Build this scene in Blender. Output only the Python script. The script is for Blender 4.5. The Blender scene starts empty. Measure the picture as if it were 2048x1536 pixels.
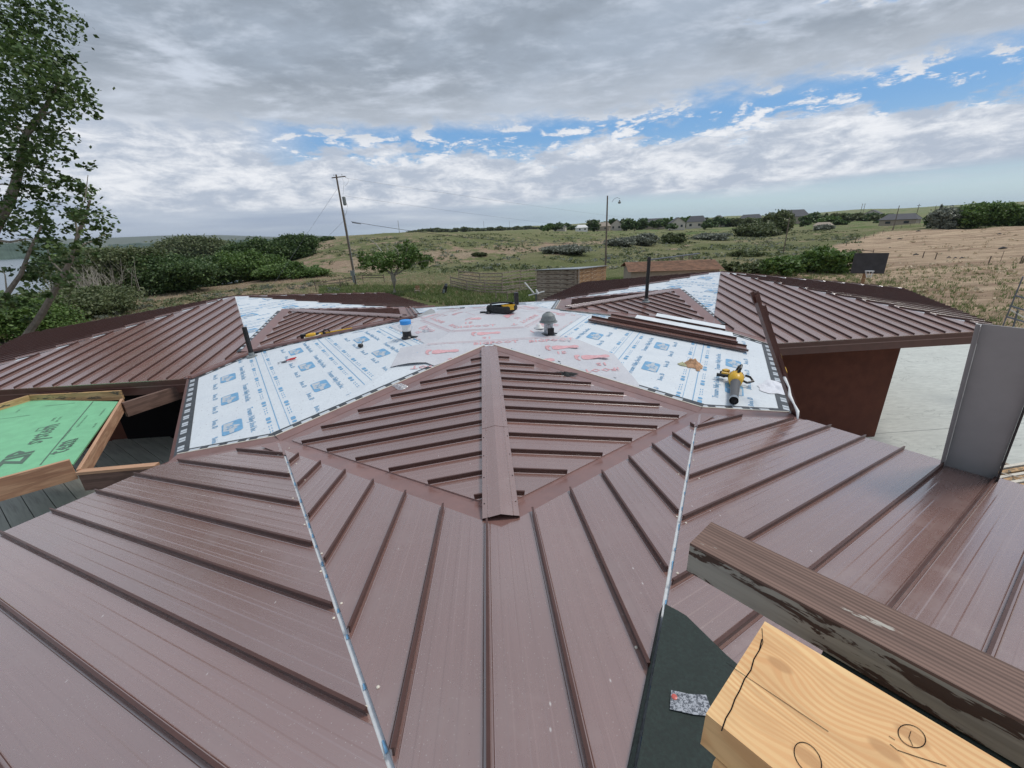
import bpy, bmesh, math, random
import numpy as np
from mathutils import Vector, Matrix, noise
random.seed(7); rng = np.random.default_rng(11)
SC = bpy.context.scene; COL = SC.collection
# ------------------------------------------------------------------ camera
F_PX = 828.86; AZ, PITCH, ROLL = 0.05456, 0.35778, -0.04366
CAM = Vector((-0.01624, -11.0473, 5.769))
def cam_axes():
    sa, ca, sp, cp = math.sin(AZ), math.cos(AZ), math.sin(PITCH), math.cos(PITCH)
    f = Vector((sa*cp, ca*cp, -sp)); r = Vector((ca, -sa, 0)); u = r.cross(f)
    c, s = math.cos(ROLL), math.sin(ROLL)
    return f, c*r + s*u, -s*r + c*u
CF, CR, CU = cam_axes()
cd = bpy.data.cameras.new('camera'); cam = bpy.data.objects.new('camera', cd); COL.objects.link(cam)
cd.sensor_width = 36; cd.lens = F_PX/2048*36; cd.clip_start = 0.05; cd.clip_end = 30000
m = Matrix((CR, CU, -CF)).transposed().to_4x4(); m.translation = CAM; cam.matrix_world = m
SC.camera = cam
# ------------------------------------------------------------------ world, sun, exposure
SUN_EL, SUN_AZ = math.radians(58), math.radians(78)     # azimuth clockwise from +Y
SC.view_settings.view_transform = 'Standard'; SC.view_settings.look = 'None'
SC.view_settings.exposure = 0.4; SC.view_settings.gamma = 1; SC.view_settings.use_curve_mapping = False
SC.cycles.max_bounces = 6; SC.cycles.diffuse_bounces = 3; SC.cycles.glossy_bounces = 3
sl = bpy.data.lights.new('sun', 'SUN'); sl.energy = 1.5; sl.angle = math.radians(18); sl.color = (1, .95, .88)
so = bpy.data.objects.new('sun', sl); COL.objects.link(so)
sd_ = Vector((math.sin(SUN_AZ)*math.cos(SUN_EL), math.cos(SUN_AZ)*math.cos(SUN_EL), math.sin(SUN_EL)))
so.rotation_euler = sd_.to_track_quat('Z', 'Y').to_euler(); so.location = (20, 10, 60)

class NT:
    """small helper around a node tree"""
    def __init__(s, tree): s.t = tree; s.n = tree.nodes; s.l = tree.links
    def new(s, typ, **kw):
        n = s.n.new(typ)
        for k, v in kw.items(): setattr(n, k, v)
        return n
    def put(s, sock, v):
        if isinstance(v, bpy.types.NodeSocket): s.l.new(v, sock)
        elif v is not None:
            if isinstance(v, (tuple, list)) and len(v) == 3 and sock.type == 'RGBA': v = (*v, 1)
            sock.default_value = v
    def math(s, op, a, b=None, c=None, clamp=False):
        n = s.new('ShaderNodeMath', operation=op, use_clamp=clamp)
        s.put(n.inputs[0], a)
        if b is not None: s.put(n.inputs[1], b)
        if c is not None: s.put(n.inputs[2], c)
        return n.outputs[0]
    def ss(s, v, lo, hi, a=0.0, b=1.0):
        n = s.new('ShaderNodeMapRange', interpolation_type='SMOOTHSTEP')
        s.put(n.inputs['Value'], v); s.put(n.inputs['From Min'], lo); s.put(n.inputs['From Max'], hi)
        s.put(n.inputs['To Min'], a); s.put(n.inputs['To Max'], b); return n.outputs[0]
    def mix(s, f, a, b, mode='MIX'):
        n = s.new('ShaderNodeMix', data_type='RGBA', blend_type=mode)
        s.put(n.inputs[0], f); s.put(n.inputs[6], a); s.put(n.inputs[7], b); return n.outputs[2]
    def noise(s, vec, scale, detail=4, rough=.55, dist=0.0):
        n = s.new('ShaderNodeTexNoise'); s.put(n.inputs['Vector'], vec)
        s.put(n.inputs['Scale'], scale); s.put(n.inputs['Detail'], detail); s.put(n.inputs['Roughness'], rough)
        s.put(n.inputs['Distortion'], dist); return n.outputs[0]
    def mapping(s, vec, scale=(1, 1, 1), rot=(0, 0, 0), loc=(0, 0, 0)):
        n = s.new('ShaderNodeMapping'); s.put(n.inputs[0], vec)
        n.inputs['Scale'].default_value = scale; n.inputs['Rotation'].default_value = rot; n.inputs['Location'].default_value = loc
        return n.outputs[0]
    def comb(s, x, y, z):
        n = s.new('ShaderNodeCombineXYZ')
        for i, v in enumerate((x, y, z)): s.put(n.inputs[i], v)
        return n.outputs[0]
    def sep(s, v):
        n = s.new('ShaderNodeSeparateXYZ'); s.put(n.inputs[0], v); return n.outputs

def build_world():
    w = bpy.data.worlds.new('World'); SC.world = w; w.use_nodes = True
    T = NT(w.node_tree); T.n.clear()
    out = T.new('ShaderNodeOutputWorld'); bg = T.new('ShaderNodeBackground')
    T.l.new(bg.outputs[0], out.inputs[0])
    sky = T.new('ShaderNodeTexSky', sky_type='NISHITA', sun_disc=False, sun_elevation=SUN_EL, sun_rotation=SUN_AZ,
                altitude=800, air_density=1.0, dust_density=1.2, ozone_density=1.6)
    tc = T.new('ShaderNodeTexCoord'); d = tc.outputs['Generated']
    x, y, z = T.sep(d)
    el = T.math('MULTIPLY', T.math('ARCSINE', z), 57.2958)
    az = T.math('MULTIPLY', T.math('ARCTAN2', x, y), 57.2958)
    # cloud plane coordinates (clouds lie in flat layers, so they foreshorten towards the horizon)
    inv = T.math('DIVIDE', 1.0, T.math('ADD', T.math('MAXIMUM', z, 0.0), 0.06))
    P = T.comb(T.math('MULTIPLY', x, inv), T.math('MULTIPLY', y, inv), 0.0)
    # streak direction: slightly turned layers
    Ps = T.mapping(P, scale=(.8, 1.0, 1), rot=(0, 0, math.radians(14)))
    n1 = T.noise(Ps, .55, 7, .55, .4)
    n2 = T.noise(T.mapping(Ps, loc=(7.3, 2.1, 0)), 1.7, 6, .6, .3)
    n3 = T.noise(T.mapping(Ps, loc=(1.3, 9.1, 0)), 5.5, 5, .62)
    A = T.comb(T.math('MULTIPLY', az, .06), T.math('MULTIPLY', el, .17), 0.0)     # billows of the low cumulus
    m1 = T.noise(A, 1.5, 8, .62, .35); m2 = T.noise(T.mapping(A, loc=(4, 4, 0)), 4.2, 7, .66, .3)
    m3 = T.noise(T.mapping(A, loc=(-3, 5, 0), scale=(.25, 1, 1)), 2.2, 5, .55)
    # wavering boundaries
    wob = T.math('MULTIPLY', T.math('SUBTRACT', m1, .5), 8.0)
    wob2 = T.math('MULTIPLY', T.math('SUBTRACT', m2, .5), 5.5)
    right = T.ss(az, -45, 60)                                   # gap opens towards the right
    e_top = T.math('ADD', T.math('ADD', el, T.math('MULTIPLY', wob, .55)), T.math('MULTIPLY', wob2, .5))
    top_edge = T.math('ADD', 10.6, T.math('MULTIPLY', right, 1.5))
    deck = T.ss(T.math('SUBTRACT', e_top, top_edge), -1.0, 1.6)
    # thin patches in the deck on the right
    holes = T.math('MULTIPLY', T.ss(n2, .60, .68), T.math('MULTIPLY', T.ss(az, 5, 35), T.ss(el, 27, 14)))
    deck = T.math('SUBTRACT', deck, T.math('MULTIPLY', holes, .8), clamp=True)
    low_edge = T.math('SUBTRACT', 9.1, T.math('MULTIPLY', wob2, 1.3))
    low = T.ss(T.math('ADD', T.math('SUBTRACT', low_edge, el), wob), -.5, 1.0)
    low = T.math('MAXIMUM', low, T.ss(az, -16, -27)); low = T.math('MAXIMUM', low, T.ss(T.math('ADD', m2, T.math('MULTIPLY', T.math('SUBTRACT', m1, .5), .7)), .50, .60))            # solid cloud to the left
    # clearing above the horizon on the right
    clear = T.math('MULTIPLY', T.ss(T.math('ADD', el, T.math('MULTIPLY', T.math('SUBTRACT', m3, .5), 5.0)), 4.0, 2.0), T.ss(az, -8, 22))
    low = T.math('SUBTRACT', low, T.math('MULTIPLY', clear, .93), clamp=True)
    cover = T.math('MAXIMUM', deck, low)
    # colours (linear)
    g_dark, g_mid, g_lite, white, lav = (.27, .315, .375), (.39, .455, .55), (.60, .66, .76), (.84, .86, .90), (.45, .51, .61)
    body = T.mix(T.ss(T.math('ADD', n1, T.math('MULTIPLY', T.math('SUBTRACT', n3, .5), .18)), .40, .62), g_dark, g_mid)
    body = T.mix(T.ss(T.math('ADD', n2, T.math('MULTIPLY', T.math('SUBTRACT', n3, .5), .22)), .46, .74), body, g_lite)
    body = T.mix(T.math('MULTIPLY', T.ss(n3, .5, .75), .25), body, g_lite)
    # edges of the deck are lit
    edge = T.ss(T.math('SUBTRACT', e_top, top_edge), 6.5, 0.0)
    body = T.mix(T.math('MULTIPLY', edge, .55), body, (.60, .65, .73))
    lob = T.mix(T.ss(T.math('ADD', m2, T.math('MULTIPLY', T.math('SUBTRACT', m1, .5), .8)), .34, .72), lav, white)
    lob = T.mix(T.ss(T.math('ADD', el, T.math('MULTIPLY', T.math('SUBTRACT', m3, .5), 9)), 4.8, 2.0), lob, T.mix(T.ss(m3, .35, .7), (.36, .43, .55), (.60, .66, .74)))
    ccol = T.mix(deck, lob, body)
    skyc = T.mix(1.0, sky.outputs[0], (.085, .085, .085), 'MULTIPLY')
    blue = T.mix(T.ss(el, 2, 11), (.52, .70, .78), (.17, .40, .74))
    clearsky = T.mix(.75, skyc, blue)
    col = T.mix(cover, clearsky, ccol)
    # hazy strip at the horizon
    hz = T.mix(T.ss(az, -30, 20), (.44, .53, .65), (.50, .68, .77))
    col = T.mix(T.ss(el, 1.6, -.4, 0, .75), col, hz)
    col = T.mix(T.ss(el, -.5, -4), col, (.12, .11, .08))
    # an overcast dome is brighter overhead than near the horizon
    lift = T.ss(el, 36, 75, 1.0, 1.55)
    vm = T.new('ShaderNodeVectorMath', operation='SCALE'); T.put(vm.inputs[0], col); T.put(vm.inputs['Scale'], lift)
    T.l.new(vm.outputs[0], bg.inputs[0]); bg.inputs[1].default_value = .80
build_world()

# ------------------------------------------------------------------ from the photograph's rays to places
def ray(px, py): return CF + CR*((px-1024)/F_PX) - CU*((py-768)/F_PX)
def onz(px, py, z):
    d = ray(px, py); return CAM + d*((z-CAM.z)/d.z)
def at(px, py, dist):
    d = ray(px, py); return CAM + d*(dist/math.hypot(d.x, d.y))
def onplane(px, py, pt, n):
    d = ray(px, py); return CAM + d*((pt-CAM).dot(n)/d.dot(n))

# ------------------------------------------------------------------ materials
def mat(name):
    m = bpy.data.materials.new(name); m.use_nodes = True
    T = NT(m.node_tree); b = T.n['Principled BSDF']; tc = T.new('ShaderNodeTexCoord')
    return m, T, b, tc.outputs['Object'], tc.outputs['UV']
def simple(name, col, rough=.6, var=.18, scale=8, metal=0, bump=0, spec=.5, stretch=(1, 1, 1), coat=0):
    m, T, b, O, U = mat(name)
    n = T.noise(T.mapping(O, scale=stretch), scale, 6, .6)
    n2 = T.noise(O, scale*.23, 3, .5)
    a = tuple(max(0, c*(1-var)) for c in col); c2 = tuple(min(1, c*(1+var)) for c in col)
    c = T.mix(T.ss(n, .3, .7), a, c2)
    c = T.mix(T.ss(n2, .35, .7, 0, .35), c, tuple(x*(1-var*1.2) for x in col))
    T.put(b.inputs['Base Color'], c); b.inputs['Metallic'].default_value = metal
    T.put(b.inputs['Roughness'], T.ss(n, .2, .8, max(.02, rough-.08), min(1, rough+.08)))
    b.inputs['Specular IOR Level'].default_value = spec; b.inputs['Coat Weight'].default_value = coat
    if bump:
        bn = T.new('ShaderNodeBump'); bn.inputs['Strength'].default_value = bump; bn.inputs['Distance'].default_value = .01
        T.put(bn.inputs['Height'], n); T.l.new(bn.outputs[0], b.inputs['Normal'])
    return m
def metal_roof():
    # UV: x = across the panel (m), y = along the run (m)
    m, T, b, O, U = mat('painted_steel')
    geo = T.new('ShaderNodeNewGeometry'); W = geo.outputs['Position']
    base = (.228, .108, .084)
    st = T.noise(T.mapping(U, scale=(22, .35, 1)), 1.0, 5, .55)          # long streaks along the run
    st2 = T.noise(T.mapping(U, scale=(60, 1.1, 1), loc=(3, 1, 0)), 1.0, 3, .5)
    blot = T.noise(W, 1.3, 5, .6)
    c = T.mix(T.ss(st, .3, .72), base, (.250, .125, .100))
    c = T.mix(T.ss(blot, .35, .75, 0, .5), c, (.218, .115, .088))
    # pale dust and swarf flecks, thicker in patches
    vo = T.new('ShaderNodeTexVoronoi', feature='DISTANCE_TO_EDGE'); vo.inputs['Scale'].default_value = 30
    vf = T.new('ShaderNodeTexVoronoi'); vf.inputs['Scale'].default_value = 62
    wv = T.mapping(U, scale=(1, .7, 1)); T.put(vf.inputs['Vector'], W)
    vc = T.new('ShaderNodeSeparateColor'); T.l.new(vf.outputs['Color'], vc.inputs[0])
    patch = T.ss(T.noise(W, .8, 4, .6), .36, .62)
    fle = T.math('MULTIPLY', T.ss(vf.outputs['Distance'], .20, .10), T.math('GREATER_THAN', vc.outputs[0], T.math('SUBTRACT', .93, T.math('MULTIPLY', patch, .40))))
    vg = T.new('ShaderNodeTexVoronoi'); vg.inputs['Scale'].default_value = 19; T.put(vg.inputs['Vector'], T.mapping(W, loc=(5, 3, 1), scale=(1, .45, 1), rot=(0, 0, .6)))
    vgc = T.new('ShaderNodeSeparateColor'); T.l.new(vg.outputs['Color'], vgc.inputs[0])
    fl2 = T.math('MULTIPLY', T.ss(vg.outputs['Distance'], .13, .04), T.math('GREATER_THAN', vgc.outputs[1], .93))
    film = T.math('MULTIPLY', T.ss(T.noise(T.mapping(W, scale=(1, 1, 1)), 2.2, 6, .7), .48, .8), .12)
    c = T.mix(film, c, (.34, .27, .25))
    c = T.mix(T.math('MULTIPLY', fle, .50), c, (.58, .52, .48))
    c = T.mix(T.math('MULTIPLY', fl2, .6), c, (.80, .76, .72))
    oi = T.new('ShaderNodeObjectInfo').outputs['Random']; c = T.mix(1.0, c, T.mix(oi, (.90, .90, .91), (1.06, 1.05, 1.04)), 'MULTIPLY')
    T.put(b.inputs['Base Color'], c)
    T.put(b.inputs['Roughness'], T.math('ADD', T.ss(st2, .25, .75, .25, .28), T.math('MULTIPLY', film, .9)))
    b.inputs['Specular IOR Level'].default_value = 1.0; b.inputs['IOR'].default_value = 2.15
    b.inputs['Coat Weight'].default_value = .6; b.inputs['Coat Roughness'].default_value = .15
    bn = T.new('ShaderNodeBump'); bn.inputs['Strength'].default_value = .5; bn.inputs['Distance'].default_value = .003
    oil = T.noise(T.mapping(U, scale=(6, .30, 1), loc=(1, 5, 0)), 1.0, 1, .5)
    T.put(bn.inputs['Height'], T.math('ADD', oil, T.math('MULTIPLY', st, .03))); T.l.new(bn.outputs[0], b.inputs['Normal'])
    return m
def membrane(name, base, dark, creases=.6):
    m, T, b, O, U = mat(name)
    geo = T.new('ShaderNodeNewGeometry'); W = geo.outputs['Position']
    n = T.noise(W, 26, 4, .6); big = T.noise(T.mapping(W, scale=(1, 1.6, 1)), 1.4, 5, .6)
    c = T.mix(T.ss(n, .35, .65), base, tuple(x*.93 for x in base))
    c = T.mix(T.ss(big, .4, .75, 0, .6), c, dark)
    # small printed dashes scattered in rows
    vf = T.new('ShaderNodeTexVoronoi'); vf.inputs['Scale'].default_value = 5.5; vf.inputs['Randomness'].default_value = .35; T.put(vf.inputs['Vector'], T.mapping(U, scale=(1, 1.6, 1)))
    c = T.mix(T.ss(vf.outputs['Distance'], .12, .07, 0, .55), c, (.38, .36, .40))
    # scuffs
    sc = T.noise(T.mapping(W, scale=(3, 9, 3), rot=(0, 0, .5)), 1.5, 7, .72)
    c = T.mix(T.ss(sc, .60, .78, 0, .35), c, (.42, .43, .45))
    T.put(b.inputs['Base Color'], c); b.inputs['Roughness'].default_value = .5
    bn = T.new('ShaderNodeBump'); bn.inputs['Strength'].default_value = creases; bn.inputs['Distance'].default_value = .02
    cr = T.noise(T.mapping(W, scale=(1.3, 1, 1)), 3.0, 3, .5, .8)
    T.put(bn.inputs['Height'], T.math('ADD', T.math('MULTIPLY', cr, .7), T.math('MULTIPLY', n, .12))); T.l.new(bn.outputs[0], b.inputs['Normal'])
    return m
def wood(name, light, dark, scale=1.0, rough=.7, weather=None, knots=(), wt=.57):
    """grain runs along the object's local x axis"""
    m, T, b, O, U = mat(name)
    O0 = O; kd = None
    for kx, ky in knots:
        x, y, z = T.sep(O); ox, oy, oz = T.sep(O0)
        dx = T.math('MULTIPLY', T.math('SUBTRACT', ox, kx), .55); dy = T.math('SUBTRACT', oy, ky)
        d = T.math('SQRT', T.math('ADD', T.math('MULTIPLY', dx, dx), T.math('MULTIPLY', dy, dy)))
        g_ = T.math('EXPONENT', T.math('MULTIPLY', T.math('MULTIPLY', d, d), -180.0))
        y2 = T.math('ADD', y, T.math('MULTIPLY', T.math('SUBTRACT', d, .02), T.math('MULTIPLY', g_, .8)))
        O = T.comb(T.math('ADD', x, T.math('MULTIPLY', g_, .3)), y2, z); kd = d if kd is None else T.math('MINIMUM', kd, d)
    wob = T.noise(T.mapping(O, scale=(.9*scale, 3*scale, 3*scale)), 1.2, 3, .5)
    g = T.noise(T.mapping(O, scale=(1.4*scale, 30*scale, 30*scale)), 1.0, 5, .6, .4)
    wv = T.new('ShaderNodeTexWave', wave_type='BANDS', bands_direction='Y'); wv.inputs['Scale'].default_value = 24*scale
    wv.inputs['Distortion'].default_value = 6; wv.inputs['Detail'].default_value = 3; wv.inputs['Detail Scale'].default_value = .45
    T.put(wv.inputs['Vector'], T.mapping(O, scale=(.16, 1, 1)))
    c = T.mix(T.ss(wv.outputs[1], .2, .9, 0, .8), light, dark)
    c = T.mix(T.ss(g, .42, .7, 0, .55), c, tuple(x*.62 for x in dark))
    c = T.mix(T.ss(wob, .45, .7, 0, .35), c, tuple(min(1, x*1.15) for x in light))
    if kd is not None: c = T.mix(T.ss(kd, .016, .009, 0, .75), c, tuple(x*.55 for x in dark)); c = T.mix(T.ss(kd, .10, .02, 0, .35), c, dark)
    if weather is not None:
        pe = T.noise(T.mapping(O, scale=(3.5*scale, 16*scale, 16*scale)), 1.0, 6, .62, .4)
        c = T.mix(T.ss(pe, wt, wt+.03), c, weather)
    T.put(b.inputs['Base Color'], c); b.inputs['Roughness'].default_value = rough
    bn = T.new('ShaderNodeBump'); bn.inputs['Strength'].default_value = .5; bn.inputs['Distance'].default_value = .004
    T.put(bn.inputs['Height'], g); T.l.new(bn.outputs[0], b.inputs['Normal'])
    return m
def leaf(name, c1, c2, c3):
    m, T, b, O, U = mat(name)
    geo = T.new('ShaderNodeNewGeometry')
    r = geo.outputs['Random Per Island']
    n = T.noise(geo.outputs['Position'], .9, 3, .6)
    c = T.mix(T.ss(n, .35, .65), c1, c2); c = T.mix(T.ss(r, .55, 1.0, 0, .8), c, c3)
    c = T.mix(T.ss(r, .0, .25, .45, 0), c, tuple(x*.5 for x in c1))
    T.put(b.inputs['Base Color'], c); b.inputs['Roughness'].default_value = .55
    tr = T.new('ShaderNodeBsdfTranslucent'); T.put(tr.inputs[0], c)
    mx = T.new('ShaderNodeMixShader'); mx.inputs[0].default_value = .25
    T.l.new(b.outputs[0], mx.inputs[1]); T.l.new(tr.outputs[0], mx.inputs[2]); T.l.new(mx.outputs[0], T.n['Material Output'].inputs[0])
    return m

M = {}
M['metal'] = metal_roof()
M['seam'] = simple('shaded_seam_steel', (.085, .038, .030), .38, .12, 5, spec=.5)  # darker copy of the pan paint; shade on the seams put into colour
M['trim'] = simple('brown_trim', (.115, .050, .040), .42, .12, 5, spec=.5)
M['wall'] = simple('brown_wall', (.13, .050, .034), .85, .15, 3, spec=.15)
M['flash'] = simple('flashing', (.235, .125, .110), .36, .12, 4, spec=.8, coat=.2)
M['blue_mem'] = membrane('white_underlayment', (.70, .745, .78), (.60, .65, .70), .9)
M['red_mem'] = membrane('grey_underlayment', (.60, .60, .63), (.50, .50, .54), 1.0)
M['blueink'] = simple('blue_ink', (.17, .38, .60), .5, .15, 20)
M['redink'] = simple('red_ink', (.70, .40, .42), .5, .12, 20)
M['whiteink'] = simple('white_ink', (.50, .54, .58), .5, .06, 20)
M['greyink'] = simple('grey_ink', (.10, .16, .12), .6, .1, 20)
M['tape'] = simple('dark_tape', (.055, .062, .070), .45, .35, 9)
M['hem'] = simple('pale_hem', (.72, .66, .56), .4, .1, 20)  # pale tan of the hem lines, screws and straps
M['galv'] = simple('galvanised', (.42, .45, .48), .35, .35, 30, metal=.8)
M['black'] = simple('black_plastic', (.012, .012, .013), .4, .3, 20)
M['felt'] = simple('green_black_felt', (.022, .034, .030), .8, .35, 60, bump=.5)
M['yellow'] = simple('yellow_plastic', (.72, .42, .03), .4, .12, 20)
M['greyp'] = simple('grey_plastic', (.10, .10, .105), .5, .2, 20)
M['white'] = simple('white_paint', (.78, .78, .77), .5, .08, 10)
M['cloth'] = simple('white_cloth', (.74, .75, .80), .9, .08, 20, bump=.3)
M['tan'] = simple('tan_leather', (.52, .30, .17), .8, .3, 30, bump=.4)
M['blackcloth'] = simple('black_cloth', (.025, .027, .028), .85, .4, 30, bump=.4)
M['greyback'] = simple('grey_backing', (.35, .36, .365), .38, .06, 3, spec=.6)
M['whiteback'] = simple('white_backing', (.78, .81, .83), .35, .05, 3)
M['dome'] = simple('grey_rubber', (.22, .24, .24), .5, .12, 20)
M['bluetape'] = simple('blue_tape', (.04, .30, .75), .5, .1, 20)
M['red'] = simple('red_grip', (.55, .03, .03), .4, .1, 20)
M['concrete'] = simple('concrete', (.56, .58, .54), .85, .10, 3, bump=.2, stretch=(1, 3, 1))
M['zip'] = simple('green_sheathing', (.21, .52, .29), .7, .08, 5)
M['fresh'] = wood('fresh_fir', (.80, .50, .22), (.66, .31, .12), 1.0)
M['fir2'] = wood('fir_board', (.62, .40, .20), (.42, .24, .11), 1.2, .75, (.12, .10, .07))
M['fir3'] = wood('pink_fir', (.60, .36, .22), (.42, .22, .13), 1.2)
M['oldbrown'] = wood('weathered_brown_stain', (.22, .135, .105), (.12, .072, .056), 1.4, .8)
M['oldtop'] = wood('worn_brown_stain', (.23, .145, .115), (.115, .072, .058), 1.1, .85, (.44, .41, .36), (), .66)
M['peel'] = wood('peeling_grey_stain', (.37, .36, .31), (.25, .24, .21), 1.4, .9, (.075, .048, .036), (), .54)
M['deck'] = wood('grey_deck', (.42, .41, .37), (.33, .32, .29), 1.0, .8)
M['barn'] = wood('grey_barn_wood', (.40, .34, .28), (.24, .18, .14), .8, .9, (.16, .11, .08))
M['barn2'] = wood('brown_barn_wood', (.34, .20, .10), (.20, .11, .06), .8, .9, (.42, .33, .24))
M['rail'] = wood('fence_wood', (.20, .16, .12), (.12, .09, .07), .8, .9)
M['pole'] = wood('pole_wood', (.22, .18, .14), (.13, .10, .08), .6, .9)
M['shingle'] = simple('brown_shingle', (.24, .13, .08), .85, .35, 2.2, bump=.3)
M['bark'] = simple('bark', (.20, .17, .14), .85, .3, 6, bump=.4)
M['palebark'] = simple('pale_bark', (.36, .33, .28), .85, .25, 5, bump=.4)
M['steel'] = simple('dull_steel', (.16, .17, .19), .5, .2, 20, metal=.4)
M['slate'] = simple('dark_board', (.045, .042, .045), .7, .3, 3)
M['plastic'] = simple('clear_film', (.72, .76, .80), .15, .1, 30)
M['plastic'].node_tree.nodes['Principled BSDF'].inputs['Alpha'].default_value = .5
M['ink'] = simple('black_ink_and_shade', (.012, .011, .012), .9, .1, 20, spec=.05)  # pencil black, shared by the added panels that paint under-eave shade
M['glass'] = simple('window_glass', (.03, .04, .05), .15, .2, 3)
M['housewall'] = simple('pale_siding', (.55, .50, .44), .8, .1, 2)
M['housewall2'] = simple('tan_siding', (.36, .30, .24), .8, .1, 2)
M['houseroof'] = simple('charcoal_shingle', (.10, .10, .11), .85, .2, 2)
M['leafdark'] = leaf('leaf_dark', (.042, .085, .024), (.078, .14, .036), (.17, .24, .08))
M['leafmid'] = leaf('leaf_mid', (.07, .135, .026), (.115, .20, .042), (.20, .29, .075))
M['leafolive'] = leaf('leaf_olive', (.085, .12, .042), (.13, .155, .062), (.20, .22, .10))
M['sage'] = leaf('leaf_sage', (.17, .19, .155), (.24, .26, .20), (.34, .36, .29))
M['straw'] = leaf('dry_straw', (.40, .31, .20), (.54, .43, .28), (.68, .58, .40))
M['grassg'] = leaf('green_grass', (.11, .17, .045), (.17, .23, .07), (.28, .31, .13))

T_ = NT(M['concrete'].node_tree); O_ = T_.new('ShaderNodeTexCoord').outputs['Object']; b_ = T_.n['Principled BSDF']; old = b_.inputs['Base Color'].links[0].from_socket
n_ = T_.noise(T_.mapping(O_, scale=(.22, .55, 1)), 1.0, 6, .6, .5); cr_ = T_.ss(T_.math('ABSOLUTE', T_.math('SUBTRACT', n_, .5)), .0, .006, .5, 0)
st_ = T_.ss(T_.noise(T_.mapping(O_, scale=(.4, 2.2, 1)), 1.0, 5, .65), .5, .75, 0, .4)
T_.put(b_.inputs['Base Color'], T_.mix(cr_, T_.mix(st_, old, (.40, .43, .41)), (.20, .21, .20)))
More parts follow.
